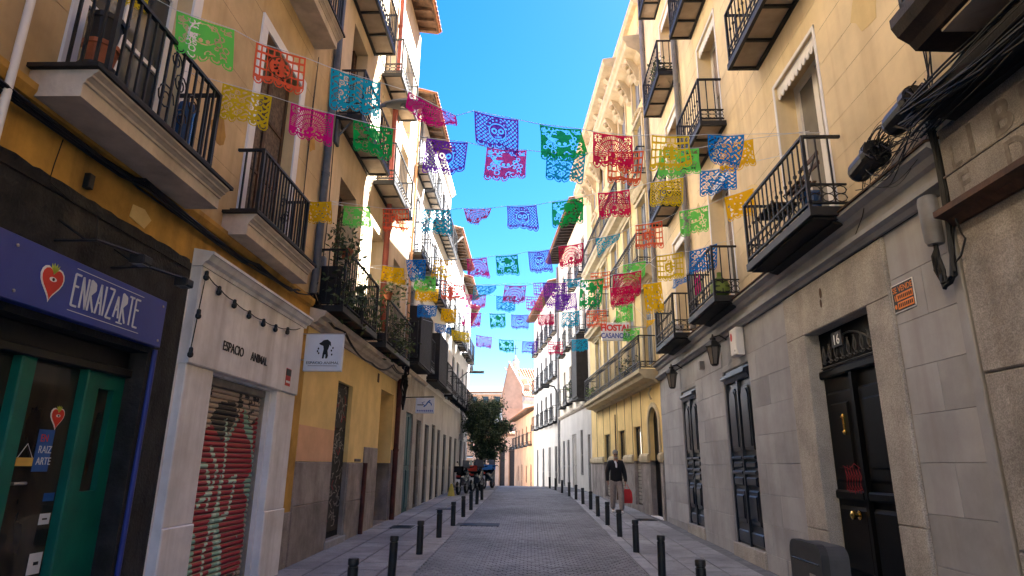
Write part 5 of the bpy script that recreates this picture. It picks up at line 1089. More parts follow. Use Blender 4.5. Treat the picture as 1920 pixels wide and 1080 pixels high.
b = MB(); A = Fs.P(3.95, .5, 9.3); B = Fs.P(-.2, .5, 9.3); T = Fs.P(3.95, -3.5, 13.1); T2 = Fs.P(-1.6, -2.6, 13.3); b.quad(B, A, T, T2)
for i in range(16): f = i/15; b.tube([B.lerp(A, f)+Vector((0, 0, .05)), T2.lerp(T, f)+Vector((0, 0, .05))], .09, 5)
b.build('roof', 'roof tile', CH)
for f, g_ in ((.75, .3), (.7, .5), (.8, .7)):
    p = B.lerp(A, f).lerp(T2.lerp(T, f), g_); MB().bev(Fr((p.x, p.y), (1, 0), (0, -1)), -.35, .35, -.6, .4, p.z-.2, p.z+.5, .05).build('dormer', 'slab soffit', CH)
p = Fg.P(1.3, -1.5, 13.2); b = MB().lathe(p, [(.42, -.4), (.4, .5), (.46, .55), (.25, .9), (.08, 1.1), (.05, 1.4)], 8); b.build('turret', 'cornice stone', CH)
b = MB(); b.tube([p+Vector((0, 0, 1.4)), p+Vector((0, 0, 2.6))], .05, 5); b.tube([p+Vector((-.35, 0, 2.2)), p+Vector((.35, 0, 2.2))], .05, 5); b.build('cross', 'black iron', CH)
# low arcaded wing in front of it
CW = empty('arcaded_wing', (-3.6, 72, -.9), 'low brick wing with tall round arches between the tree and the salmon house', 'building')
Fw = frame2((-1.2, 70), (-6.5, 73.5)); ar = [(.5, 1.3), (1.8, 2.6), (3.1, 3.9), (4.4, 5.2)]
facade(CW, Fw, 0, 6.3, -1.5, 4.8, [(a, c, -.9, 3.2) for a, c in ar], 'church brick', d=.4); core(CW, Fw, 0, 6.3, -1.5, 4.7, deep=4); MB().profile(Fw, [(0, 4.7), (.3, 4.8), (.3, 5.0), (-4, 5.6), (-4, 4.7)], 0, 6.3).build('roof', 'roof tile', CW)
for a, c in ar:
    b = MB(); m_ = (a+c)/2; pt = [(m_+.4*math.cos(t), 3.2+.4*math.sin(t)) for t in [math.pi*k/8 for k in range(9)]]; b.prism(Fw, pt, .0, .03); b.build('arch', 'door brown', CW); MB().box(Fw, a, c, -.3, -.2, -.9, 3.2).build('arch_infill', 'door brown', CW)
FB = empty('far_red_block', (-9, 118, -2), 'far salmon brick block with pale bands under the sky behind the tree', 'building')
Fz = frame2((2, 118), (-26, 121)); 
for k in range(6):
    facade(FB, Fz, 0, 28, -2.5+k*2.9, .0+k*2.9, [(1+j*2.2, 2.1+j*2.2, -1.6+k*2.9, -.4+k*2.9) for j in range(12)], 'pink plaster' if k != 4 else 'pale plaster', d=.2)
    for j in range(12): MB().box(Fz, 1+j*2.2, 2.1+j*2.2, -.25, -.2, -1.6+k*2.9, -.4+k*2.9).build('window', 'window glass', FB)
    MB().box(Fz, 0, 28, .0, .25, .0+k*2.9-.02, .2+k*2.9-.02).build('floor_band', 'pale plaster', FB)
MB().profile(Fz, [(.5, 14.7), (.5, 15), (-5, 16.5), (-5, 14.7)], 0, 28).build('roof', 'roof tile', FB); MB().box(Fz, 0, 28, -6, -.3, -2.5, 14.7).build('core_block', 'interior dark', FB)
# dark street tree
TR = empty('street_tree', (-2.55, 33, gz(33)), 'dark leafy evergreen tree standing on the left pavement behind the motorcycles', 'tree')
base = Vector((-2.55, 33, gz(33))); b = MB(); b.tube([base+Vector((0, 0, -.1)), base+Vector((.03, 0, .9)), base+Vector((.1, .02, 1.9)), base+Vector((.16, 0, 2.9))], [.12, .095, .08, .06], 9); rr = random.Random(6)
for k in range(8): a = k*.8; p = base+Vector((.1, 0, 1.6+.12*k)); b.tube([p, p+Vector((.4*math.cos(a), .4*math.sin(a), .4)), p+Vector((.85*math.cos(a), .8*math.sin(a), .9))], [.045, .03, .012], 6)
b.build('trunk', 'bark', TR)
cc = base+Vector((.3, 0, 2.85)); cr = MB(); rr = random.Random(66); cl = []
while len(cl) < 90:
    p = Vector((rr.uniform(-1, 1), rr.uniform(-1, 1), rr.uniform(-1, 1)))
    if .3 < p.length < 1: cl.append((Vector((p.x*1.22, p.y*1.15, p.z*1.5)), rr.uniform(.13, .26)))
for i in range(20000):
    k, sp = rr.choice(cl); p = cc+k+Vector((rr.gauss(0, sp), rr.gauss(0, sp), rr.gauss(0, sp*.8)))
    d = Vector((rr.gauss(0, 1), rr.gauss(0, 1), rr.gauss(0, .8))).normalized(); e_ = d.cross(Vector((rr.gauss(0, 1), rr.gauss(0, 1), rr.gauss(0, 1)))).normalized(); s = rr.uniform(.035, .075)
    cr.add([p-d*s, p+e_*s*.5, p+d*s, p-e_*s*.5], [(0, 1, 2, 3)])
cr.build('crown', 'leaf dark', TR)
e = empty('street_lamp', (-3.4, 30.5, 6.0), 'pale street lamp head on a long arm by the last white houses on the left', 'street lamp'); MB().tube([(-3.48, 30.5, 5.6), (-3.1, 30.6, 5.95), (-2.75, 30.7, 6.0)], .03, 6).build('arm', 'lamp grey', e); MB().bev(Fr((-2.6, 30.7), (1, 0), (0, -1)), -.35, .35, -.12, .12, 5.95, 6.07, .03).build('lamp_head', 'lamp grey', e)
# ================================================================== BOLLARDS
BH = .52
def bollard_mesh():
    b = MB(); b.lathe((0, 0, 0), [(.055, -.05), (.055, BH-.085), (.047, BH-.08), (.047, BH-.068), (.058, BH-.062), (.058, BH-.012), (.05, BH), (.0005, BH+.002)], 16)
    me = bpy.data.meshes.new('bollard'); me.from_pydata(b.v, [], b.f); me.polygons.foreach_set('use_smooth', [True]*len(me.polygons)); me.set_sharp_from_angle(angle=R(35)); me.materials.append(MT['bollard paint']); return me
BM = bollard_mesh(); rr = random.Random(77)
BL_ = [(-1.86, 7.05+.06), (-1.83, 9.0), (-1.80, 11.0), (-1.78, 13.15), (-1.75, 15.25), (-1.73, 17.35), (-1.72, 19.45), (-1.72, 21.6), (-1.71, 23.7)]
BR_ = [(1.84, 7.35), (1.83, 9.45), (1.83, 11.6), (1.84, 13.7), (1.85, 15.85), (1.85, 18.0), (1.86, 20.2), (1.80, 22.3), (1.72, 24.5), (1.60, 26.6), (1.42, 28.8), (1.22, 30.9), (1.02, 33)]
nb = ['nearest', 'second', 'third', 'fourth', 'fifth', 'sixth', 'seventh', 'eighth', 'ninth', 'tenth', 'eleventh', 'twelfth', 'thirteenth']
for side, LS in (('left', BL_), ('right', BR_)):
    for i, (x, y) in enumerate(LS):
        bo = link('bollard', BM, None, None, (x, y, gz(y)), f'black iron bollard, {nb[i]} in the row along the {side} edge of the cobbled road' if i else f'black iron bollard cut by the bottom of the photo on the {side} road edge', 'bollard', 'bollards along the road'); bo.rotation_euler = (rr.uniform(-.022, .022), rr.uniform(-.022, .022), rr.uniform(0, 6))
# grey bin in front of the stone wall
e = empty('waste_bin', (3.0, 6.55, gz(6.5)), 'grey rounded plastic bin standing against the stone beside door 16', 'bin')
# ================================================================== MOTORCYCLES
def bike(loc, rot, body, label, box=None, cover=None):
    e = empty('motorcycle', loc, label, 'motorcycle', 'motorcycles parked by the tree'); c, s = math.cos(rot), math.sin(rot); X = Fr((loc[0], loc[1]), (c, s), (-s, c)); z = loc[2]
    def Q(u, n, h): return X.P(u, n, z+h)
    for u in (-.66, .66):
        b = MB(); b.tube([Q(u+.25*math.cos(a), 0, .3+.25*math.sin(a)) for a in [2*math.pi*k/18 for k in range(19)]], .055, 8, False); w = b.build('wheel', 'tyre', e)
        b = MB(); b.tube([Q(u+.17*math.cos(a), 0, .3+.17*math.sin(a)) for a in [2*math.pi*k/18 for k in range(19)]], .02, 6, False)
        for k in range(5): a = k*1.257; b.tube([Q(u, 0, .3), Q(u+.17*math.cos(a), 0, .3+.17*math.sin(a))], .012, 5)
        b.tube([Q(u, -.07, .3), Q(u, .07, .3)], .035, 8); b.build('rim', 'steel', w)
    b = MB()
    secs = [(-.72, .10, .62, .74), (-.45, .17, .50, .80), (-.1, .17, .34, .74), (.15, .15, .36, .70), (.42, .19, .45, .95), (.55, .12, .62, 1.02)]; P = []
    for u, w, z0, z1 in secs:
        for j in range(10): a = 2*math.pi*j/10; P.append(Q(u, w*math.cos(a), (z0+z1)/2+(z1-z0)/2*math.sin(a)))
    b.add(P, [(i*10+j, i*10+(j+1) % 10, (i+1)*10+(j+1) % 10, (i+1)*10+j) for i in range(5) for j in range(10)]+[tuple(range(10)), tuple(range(50, 60))]); o = b.build('body', body, e); smooth_by_angle(o, 60)
    b = MB(); b.bev(X, -.6, .1, -.13, .13, z+.76, z+.86, .03); b.build('seat', 'bike black', e)
    b = MB(); [b.tube([Q(.66, n, .3), Q(.5, n, .95)], .022, 6) for n in (-.08, .08)]; b.build('fork', 'steel', e)
    b = MB(); b.tube([Q(.38, -.36, 1.08), Q(.47, -.14, 1.03), Q(.47, .14, 1.03), Q(.38, .36, 1.08)], .018, 6)
    for n in (-.34, .34): b.tube([Q(.42, n*.7, 1.06), Q(.46, n, 1.26)], .008, 5)
    b.build('handlebar', 'bike black', e)
    for n in (-.36, .36): MB().lathe(Q(.46, n, 1.26), [(.02, -.03), (.05, 0), (.02, .03)], 8).build('mirror', 'bike black', e)
    b = MB(); b.add([Q(.56, -.16, 1.0), Q(.56, .16, 1.0), Q(.44, .13, 1.34), Q(.44, -.13, 1.34), Q(.58, -.16, 1.0), Q(.58, .16, 1.0), Q(.46, .13, 1.34), Q(.46, -.13, 1.34)], [(0, 1, 2, 3), (7, 6, 5, 4), (0, 4, 5, 1), (2, 6, 7, 3), (1, 5, 6, 2), (0, 3, 7, 4)]); b.build('windscreen', 'pale pane', e)
    b = MB(); b.tube([Q(-.1, .14, .3), Q(-.5, .17, .32), Q(-.85, .17, .42)], [.03, .045, .05], 8); b.build('exhaust', 'steel', e)
    MB().bev(X, -.86, -.80, -.09, .09, z+.45, z+.6, .01).build('number_plate', 'white paint', e); MB().bev(X, -.78, -.72, -.08, .08, z+.68, z+.75, .01).build('tail_light', 'red paint', e)
    MB().lathe(Q(.58, 0, .9), [(.09, 0), (.08, .04), (.02, .05)], 10, X.d).build('headlight', 'pale pane', e)
    b = MB(); b.tube([Q(0, .1, .3), Q(.05, .28, .02)], .014, 5); b.build('side_stand', 'steel', e)
    if box: MB().bev(X, -.92, -.58, -.17, .17, z+.86, z+1.1, .05).build('top_case', box, e)
    if cover: MB().bev(X, .0, .5, -.2, .2, z+.87, z+1.1, .05).build('leg_cover', cover, e)
    return e
bike((-2.72, 26.6, gz(26.6)), R(82), 'bike black', 'black motorcycle with a black top case, nearest of those parked before the tree', 'bike black')
bike((-2.3, 28.6, gz(28.6)), R(78), 'bike black', 'dark motorcycle with a red top case parked before the tree', 'bike red')
bike((-1.98, 31.4, gz(31.4)), R(76), 'bike black', 'dark scooter with blue top case and leg cover parked nearest the road under the tree', 'bike blue', 'bike blue')
bike((-2.62, 30.4, gz(30.4)), R(80), 'bike black', 'dark motorcycle hidden between the blue-cased scooter and the white houses', None)
MB().lathe((-3.05, 25.6, gz(25.6)), [(.16, 0), (.14, .02), (.09, .3), (.03, .45), (.0, .46)], 10).build('traffic_cone', 'yellow plastic', None, 'dirty yellow cone on the left pavement behind the first motorcycle', 'cone')
# ================================================================== PERSON
def skinned(name, m, J, E_, parent, loc, sub=2, root=0):
    me = bpy.data.meshes.new(name); me.from_pydata([tuple(Vector(p[:3])) for p in J], E_, []); o = link(name, me, m, parent, loc)
    md = o.modifiers.new('skin', 'SKIN'); md.use_smooth_shade = True
    for i, p in enumerate(J): me.skin_vertices[0].data[i].radius = (p[3], p[4] if len(p) > 4 else p[3])
    for i in range(len(J)): me.skin_vertices[0].data[i].use_root = (i == root)
    s = o.modifiers.new('subsurf', 'SUBSURF'); s.levels = sub; s.render_levels = sub; return o
pl = Vector((2.50, 19.0, gz(19.0))); PE = empty('person', pl, 'grey haired man in black jacket and light trousers walking with a red bag', 'person')
# faces -Y (towards the camera), mid-stride: left leg (x>0) forward
J = [(0, 0, .93, .10, .07), (0, -.01, 1.12, .11, .07), (0, -.015, 1.36, .13, .08), (0, -.02, 1.48, .055), (0, -.035, 1.57, .07, .085), (0, -.03, 1.67, .062, .075),
     (.16, -.01, 1.36, .04), (.235, .03, 1.14, .036), (.255, -.05, .90, .035), (.255, -.07, .82, .03),
     (-.16, -.01, 1.36, .04), (-.24, .0, 1.14, .036), (-.25, -.06, .92, .035), (-.25, -.08, .83, .03),
     (.09, -.02, .86, .06), (.10, -.16, .48, .045), (.10, -.17, .10, .035), (.10, -.26, .05, .03),
     (-.09, .0, .86, .06), (-.09, .02, .47, .045), (-.09, .20, .12, .035), (-.09, .12, .05, .03)]
E_ = [(0, 1), (1, 2), (2, 3), (3, 4), (4, 5), (2, 6), (6, 7), (7, 8), (8, 9), (2, 10), (10, 11), (11, 12), (12, 13), (0, 14), (14, 15), (15, 16), (16, 17), (0, 18), (18, 19), (19, 20), (20, 21)]
skinned('body', 'skin', J, E_, PE, pl)
JJ = [(0, .0, .80, .19, .14), (0, -.005, .95, .19, .14), (0, -.01, 1.1, .18, .13), (0, -.015, 1.34, .205, .13), (0, -.015, 1.47, .09, .085), (.165, -.005, 1.375, .092), (.245, .03, 1.13, .07), (.262, -.045, .93, .056), (.262, -.06, .84, .05), (-.165, -.005, 1.375, .092), (-.25, .0, 1.13, .07), (-.258, -.055, .95, .056), (-.256, -.07, .86, .05)]
skinned('jacket', 'jacket black', JJ, [(0, 1), (1, 2), (2, 3), (3, 4), (3, 5), (5, 6), (6, 7), (7, 8), (3, 9), (9, 10), (10, 11), (11, 12)], PE, pl)
JT = [(0, 0, 1.0, .15, .11), (0, 0, .9, .165, .12), (.095, -.02, .82, .115), (.11, -.155, .48, .09), (.115, -.165, .08, .076), (-.095, .0, .82, .115), (-.10, .02, .47, .09), (-.10, .19, .10, .076)]
skinned('trousers', 'trousers grey', JT, [(0, 1), (1, 2), (2, 3), (3, 4), (1, 5), (5, 6), (6, 7)], PE, pl)
for x, y, tilt in ((.10, -.17, 0), (-.09, .19, .04)):
    skinned('shoe', 'shoe white', [(x, y+.05, .05+tilt, .045), (x, y-.06, .045, .05, .04), (x, y-.17, .04, .042, .032)], [(0, 1), (1, 2)], PE, pl, 2)
b = MB(); b.lathe(pl+Vector((0, .0, 1.615)), [(.07, .0), (.084, .04), (.08, .09), (.055, .125), (.01, .14)], 14); o = b.build('hair', 'grey hair', PE); smooth_by_angle(o, 80)
b = MB(); b.lathe(pl+Vector((0, -.075, 1.525)), [(.02, -.02), (.045, -.008), (.048, .01), (.036, .022)], 10); o = b.build('beard', 'grey hair', PE); smooth_by_angle(o, 80)
b = MB()
for x in (-.03, .03): b.box(G, pl.x+x-.022, pl.x+x+.022, pl.y-.125, pl.y-.115, pl.z+1.595, pl.z+1.622)
b.build('glasses', 'black paint', PE); MB().add([pl+Vector((-.012, -.11, 1.56)), pl+Vector((.012, -.11, 1.56)), pl+Vector((0, -.14, 1.562)), pl+Vector((0, -.11, 1.605))], [(0, 1, 2), (0, 2, 3), (2, 1, 3), (0, 3, 1)]).build('nose', 'skin', PE)
skinned('scarf', 'poster white', [(-.04, -.12, 1.44, .04, .03), (0, -.135, 1.36, .045, .03), (.0, -.15, 1.24, .035, .025)], [(0, 1), (1, 2)], PE, pl)
for sx in (1, -1):     # five fingers curled by the thigh, rooted in the palm
    hx, hy, hz = (.255, -.07, .82) if sx > 0 else (-.25, -.08, .83)
    for k in range(4): y0 = hy-.03+k*.02; L_ = (.06, .068, .07, .058)[k]; skinned('finger', 'skin', [(hx, y0, hz, .011), (hx-sx*.004, y0, hz-L_*.6, .009), (hx-sx*.02, y0-.004, hz-L_, .008)], [(0, 1), (1, 2)], PE, pl, 1)
    skinned('thumb', 'skin', [(hx, hy-.025, hz+.02, .012), (hx-sx*.02, hy-.05, hz-.01, .010), (hx-sx*.022, hy-.05, hz-.035, .009)], [(0, 1), (1, 2)], PE, pl, 1)
bg_ = pl+Vector((.30, -.08, .28)); e = empty('carrier_bag', bg_, 'bright red carrier bag in the hand of the walking man', 'bag')
b = MB(); P = []
for h, w, d in ((0, .12, .05), (.12, .135, .065), (.3, .12, .045), (.38, .08, .02)):
    for x, y in ((-w, -d), (w, -d*.8), (w*.96, d), (-w, d*.9)): P.append(bg_+Vector((x, y, h)))
b.add(P, [(i*4+j, i*4+(j+1) % 4, (i+1)*4+(j+1) % 4, (i+1)*4+j) for i in range(3) for j in range(4)]+[(3, 2, 1, 0), (12, 13, 14, 15)]); b.build('sack', 'bag red', e)
MB().tube([bg_+Vector((-.08, 0, .37)), bg_+Vector((-.045, .01, .49)), bg_+Vector((0, .01, .50)), bg_+Vector((.06, 0, .37))], .008, 5).build('handle', 'bag red', e)

# ================================================================== PAPEL PICADO
# string, left corner, right corner, drop, paper colour, cut pattern, how the wind holds it
FLAGS = [
  (1,-3.3,4.08,5.26,-3.09,4.15,5.23,0.15,'yellow',5,''),
  (1,-3.09,4.52,5.39,-2.64,4.68,5.31,0.4,'lime',1,''),
  (1,-2.46,4.74,5.23,-2.05,4.88,5.16,0.4,'coral',4,''),
  (1,-1.84,4.96,5.11,-1.41,5.11,5.05,0.39,'turquoise',3,''),
  (1,-1.16,5.19,5.01,-0.72,5.35,4.84,0.16,'magenta',2,'twist'),
  (1,-0.55,5.41,4.93,-0.12,5.56,4.92,0.38,'purple',0,''),
  (1,0.09,5.63,4.91,0.52,5.78,4.94,0.38,'green',1,''),
  (1,0.65,5.83,4.94,1.08,5.98,4.97,0.37,'crimson',2,''),
  (1,1.3,6.06,5.03,1.74,6.21,5.1,0.4,'yellow',4,''),
  (1,1.97,6.29,5.16,2.43,6.45,5.25,0.39,'blue',3,''),
  (2,-3.1,5.43,5.28,-2.63,5.54,5.19,0.37,'yellow',3,''),
  (2,-2.45,5.59,5.15,-2.03,5.69,5.07,0.35,'magenta',2,''),
  (2,-1.84,5.74,5.04,-1.44,5.84,4.99,0.2,'green',1,'flat'),
  (2,-1.1,5.93,4.93,-0.67,6.03,4.93,0.38,'purple',0,''),
  (2,-0.47,6.08,4.9,-0.04,6.19,4.92,0.36,'pink',1,''),
  (2,0.18,6.24,4.92,0.62,6.36,4.97,0.36,'turquoise',3,''),
  (2,0.88,6.42,5.03,1.3,6.52,5.09,0.4,'coral',4,''),
  (2,1.49,6.57,5.13,1.98,6.69,5.21,0.36,'lime',1,''),
  (2,2.25,6.76,5.3,2.69,6.87,5.43,0.38,'gold',5,''),
  (3,-3.3,8.46,5.33,-2.89,8.35,5.27,0.34,'gold',5,''),
  (3,-2.96,9.14,5.54,-2.51,9.03,5.48,0.35,'lime',1,''),
  (3,-2.29,8.97,5.42,-1.86,8.86,5.37,0.37,'coral',4,''),
  (3,-1.66,8.81,5.35,-1.19,8.7,5.29,0.41,'turquoise',3,''),
  (3,-0.99,8.65,5.28,-0.57,8.54,5.24,0.2,'crimson',2,'twist'),
  (3,-0.34,8.49,5.25,0.09,8.38,5.22,0.38,'purple',0,''),
  (3,0.31,8.32,5.24,0.75,8.21,5.27,0.39,'green',1,''),
  (3,0.95,8.16,5.31,1.38,8.06,5.32,0.4,'crimson',2,''),
  (3,1.66,7.98,5.38,2.09,7.88,5.41,0.39,'yellow',0,''),
  (3,2.3,7.82,5.47,2.76,7.71,5.5,0.37,'blue',3,''),
  (4,-3.0,12.05,5.49,-2.51,11.83,5.36,0.35,'gold',5,''),
  (4,-2.47,11.81,5.53,-2.05,11.62,5.47,0.44,'blue',3,''),
  (4,-1.86,11.54,5.44,-1.49,11.37,5.38,0.39,'gold',4,''),
  (4,-1.2,11.24,5.36,-0.81,11.07,5.33,0.37,'magenta',2,''),
  (4,-0.64,10.99,5.33,-0.23,10.8,5.3,0.38,'green',1,''),
  (4,-0.04,10.72,5.32,0.34,10.55,5.3,0.4,'purple',0,''),
  (4,0.5,10.48,5.34,0.92,10.29,5.34,0.4,'crimson',2,''),
  (4,1.13,10.19,5.38,1.52,10.02,5.41,0.34,'turquoise',3,'tri'),
  (4,1.77,9.9,5.51,2.18,9.72,5.52,0.44,'coral',4,''),
  (4,2.44,9.6,5.63,2.86,9.41,5.66,0.43,'lime',1,''),
  (4,3.09,9.31,5.75,3.57,9.09,5.85,0.42,'gold',5,''),
  (5,-2.31,11.99,5.26,-1.87,11.86,5.2,0.34,'lime',1,''),
  (5,-1.76,11.83,5.11,-1.31,11.69,5.02,0.37,'coral',4,''),
  (5,-1.09,11.63,4.95,-0.65,11.5,4.91,0.33,'turquoise',3,'tri'),
  (5,-0.48,11.45,4.9,-0.07,11.32,4.86,0.36,'magenta',2,''),
  (5,0.24,11.23,4.89,0.67,11.1,4.85,0.46,'purple',0,''),
  (5,0.92,11.02,4.88,1.33,10.9,4.88,0.56,'green',1,''),
  (5,1.5,10.85,4.93,1.98,10.71,4.97,0.44,'crimson',2,''),
  (5,2.24,10.63,5.21,2.68,10.5,5.25,0.48,'yellow',4,''),
  (5,2.79,10.46,5.24,3.24,10.33,5.34,0.43,'blue',3,''),
  (6,-2.54,13.37,5.41,-2.03,13.4,5.38,0.33,'gold',5,''),
  (6,-1.43,13.43,5.26,-0.98,13.45,5.25,0.34,'pink',2,''),
  (6,-0.75,13.46,5.23,-0.33,13.48,5.23,0.35,'turquoise',3,''),
  (6,-0.1,13.49,5.23,0.26,13.51,5.24,0.34,'pink',4,''),
  (6,0.55,13.53,5.29,1.03,13.55,5.33,0.39,'purple',0,''),
  (6,1.79,13.59,5.46,2.3,13.62,5.53,0.45,'crimson',2,''),
  (6,2.54,13.63,5.56,2.96,13.65,5.63,0.69,'gold',5,''),
  (7,-2.97,16.0,5.68,-2.45,16.0,5.65,0.35,'blue',3,''),
  (7,-2.33,16.0,5.58,-1.94,16.0,5.55,0.39,'gold',5,''),
  (7,-1.76,16.0,5.48,-1.28,16.0,5.45,0.39,'magenta',2,''),
  (7,-1.06,16.0,5.44,-0.65,16.0,5.44,0.4,'green',1,''),
  (7,-0.49,16.0,5.41,-0.04,16.0,5.41,0.39,'purple',0,''),
  (7,0.2,16.0,5.41,0.62,16.0,5.44,0.3,'crimson',2,''),
  (7,0.83,16.0,5.47,1.3,16.0,5.53,0.44,'turquoise',3,''),
  (7,1.48,16.0,5.53,2.0,16.0,5.56,0.46,'coral',4,''),
  (7,2.25,16.0,5.66,2.69,16.0,5.71,0.47,'lime',1,''),
  (7,3.04,16.0,5.28,3.28,16.0,5.32,0.22,'gold',5,'tri'),
  (9,-1.94,14.67,5.88,-1.56,14.46,5.76,0.4,'crimson',2,''),
  (9,0.07,13.56,5.56,0.5,13.33,5.52,0.32,'violet',4,''),
  (9,0.72,13.21,5.55,1.08,13.0,5.52,0.13,'turquoise',3,'flat'),
  (9,1.3,12.88,5.59,1.69,12.67,5.57,0.39,'coral',4,''),
  (9,1.94,12.53,5.66,2.37,12.3,5.68,0.39,'lime',1,''),
  (9,2.85,12.04,5.2,3.13,11.88,5.23,0.21,'blue',3,'tri'),
  (8,-2.75,17.62,5.54,-2.29,17.67,5.48,0.2,'blue',3,'flat'),
  (8,-2.26,17.67,5.36,-1.75,17.73,5.28,0.3,'yellow',5,''),
  (8,-1.55,17.75,5.22,-1.1,17.79,5.17,0.36,'violet',2,''),
  (8,-0.9,17.81,5.11,-0.47,17.85,5.09,0.37,'green',1,''),
  (8,-0.22,17.88,5.07,0.22,17.92,5.08,0.36,'purple',0,''),
  (8,0.53,17.95,5.08,0.95,18.0,5.09,0.38,'crimson',4,''),
  (8,1.22,18.02,5.15,1.69,18.07,5.19,0.35,'turquoise',3,''),
  (8,2.77,18.18,5.51,3.25,18.23,5.57,0.38,'lime',1,''),
]
NS_, NT_ = 84, 64
def pattern(p):
    s, t = np.meshgrid((np.arange(NS_)+.5)/NS_, (np.arange(NT_)+.5)/NT_)
    x, y = (s-.5)*1.2, t-.45
    solid = np.zeros_like(s, bool)
    def ring(cx, cy, r, w, ax=1.): return np.abs(np.hypot((x-cx)/ax, y-cy)-r) < w
    def disc(cx, cy, r, ax=1.): return np.hypot((x-cx)/ax, y-cy) < r
    rs = np.random.RandomState(40+p)
    if p == 0:      # lattice with a skull medallion
        solid |= (np.abs(((x+y)*9) % 1-.5) > .32) | (np.abs(((x-y)*9) % 1-.5) > .32)
        solid |= disc(0, -.02, .27); 
        for a in range(9): solid |= disc(.25*math.cos(math.pi+a*math.pi/8), -.06+.27*math.sin(math.pi+a*math.pi/8), .07)
        for cx in (-.09, .09): solid &= ~ring(cx, -.02, .062, .02)
        solid &= ~ring(0, 0, .235, .014); solid &= ~disc(0, .08, .028)
        for k in range(5): solid &= ~((np.abs(x-(-.08+k*.04)) < .010) & (np.abs(y-.155) < .03))
        for a in range(7): solid &= ~disc(.25*math.cos(math.pi+.2+a*.45), -.06+.27*math.sin(math.pi+.2+a*.45), .026)
    elif p == 1:    # hat and skull among curls
        solid[:] = True
        for i in range(46): 
            cx, cy, r = rs.uniform(-.55, .55), rs.uniform(-.4, .42), rs.uniform(.03, .07); solid &= ~ring(cx, cy, r, .0125)
        solid |= disc(0, -.16, .30, 1.1) & (np.abs(y+.16) < .06); solid |= disc(0, -.24, .13); solid |= disc(0, .05, .17)
        for cx in (-.07, .07): solid &= ~disc(cx, .02, .045)
        solid &= ~disc(0, .1, .02); solid &= ~ring(0, -.14, .24, .012, 1.3)
    elif p == 2:    # fan of petals with corner flowers
        solid[:] = True; r = np.hypot(x, y-.18); a = np.arctan2(y-.18, x)
        for r0, n, w in ((.14, 9, .05), (.27, 15, .055), (.40, 23, .05), (.53, 29, .05)):
            solid &= ~((np.abs(r-r0) < w) & (np.abs((a*n/math.pi) % 1-.5) < .22) & (y < .2))
        for cx in (-.47, .47):
            rr_ = np.hypot(x-cx, y+.32); aa = np.arctan2(y+.32, x-cx); solid |= rr_ < .15; solid &= ~((rr_ > .035) & (rr_ < .13) & (np.abs((aa*8/(2*math.pi)) % 1-.5) < .3))
        for i in range(26): cx, cy = rs.uniform(-.5, .5), rs.uniform(.22, .42); solid &= ~disc(cx, cy, .026)
    elif p == 3:    # dense waves and flowers
        solid[:] = True
        w_ = np.sin(x*38+3*np.sin(y*21))+np.sin(y*42+2.4*np.sin(x*24)); solid &= ~(w_ > .62); solid |= (np.abs(x) < .36) & (np.abs(y-.02-.1*np.sin(x*8)) < .045)
        for i in range(9): cx, cy = rs.uniform(-.45, .45), rs.uniform(-.35, .35); solid |= disc(cx, cy, .085); solid &= ~ring(cx, cy, .055, .016); solid &= ~disc(cx, cy, .018)
    elif p == 4:    # paned frame with a central figure
        solid |= (np.abs(((s*8) % 1)-.5) > .36) | (np.abs(((t*5) % 1)-.5) > .36); solid |= disc(0, 0, .29)
        for i in range(24): cx, cy = rs.uniform(-.2, .2), rs.uniform(-.22, .22); solid &= ~disc(cx, cy, .03)
        solid &= ~ring(0, 0, .26, .014); solid |= (np.abs(x-.05) < .05) & (np.abs(y) < .2)
    else:           # sparse holes round a mask
        solid[:] = True
        for i in range(52): cx, cy = rs.uniform(-.55, .55), rs.uniform(-.4, .4); solid &= ~disc(cx, cy, rs.uniform(.018, .04), rs.uniform(.6, 1.6))
        solid |= disc(0, 0, .2)
        for cx in (-.08, .08): solid &= ~disc(cx, -.03, .035)
        solid &= ~((np.abs(y-.1) < .018) & (np.abs(x) < .08))
    edge = (s < .035) | (s > .965) | (t < .04); solid |= edge
    solid |= (t > .80) & (t < .85)
    k = 5; sx = (s*k) % 1-.5; dd_ = np.hypot(sx/k*1.2, np.maximum(0, t-.855))        # scalloped hem
    solid = np.where(t >= .85, (dd_ < .118) & ~((dd_ > .055) & (dd_ < .085)), solid)
    return solid
PAT = [pattern(p) for p in range(6)]
PN = [' with skull and lattice', ' with cut curls', ' with petal fan', ' with waves', ' with cut panes', ' with cut dots']
ORD = nb
SN = {1: 'nearest', 2: 'second', 3: 'third', 4: 'fourth', 5: 'fifth', 6: 'sixth', 7: 'seventh', 8: 'farthest', 9: 'sparse'}
cnt = {}; ENDS = {}
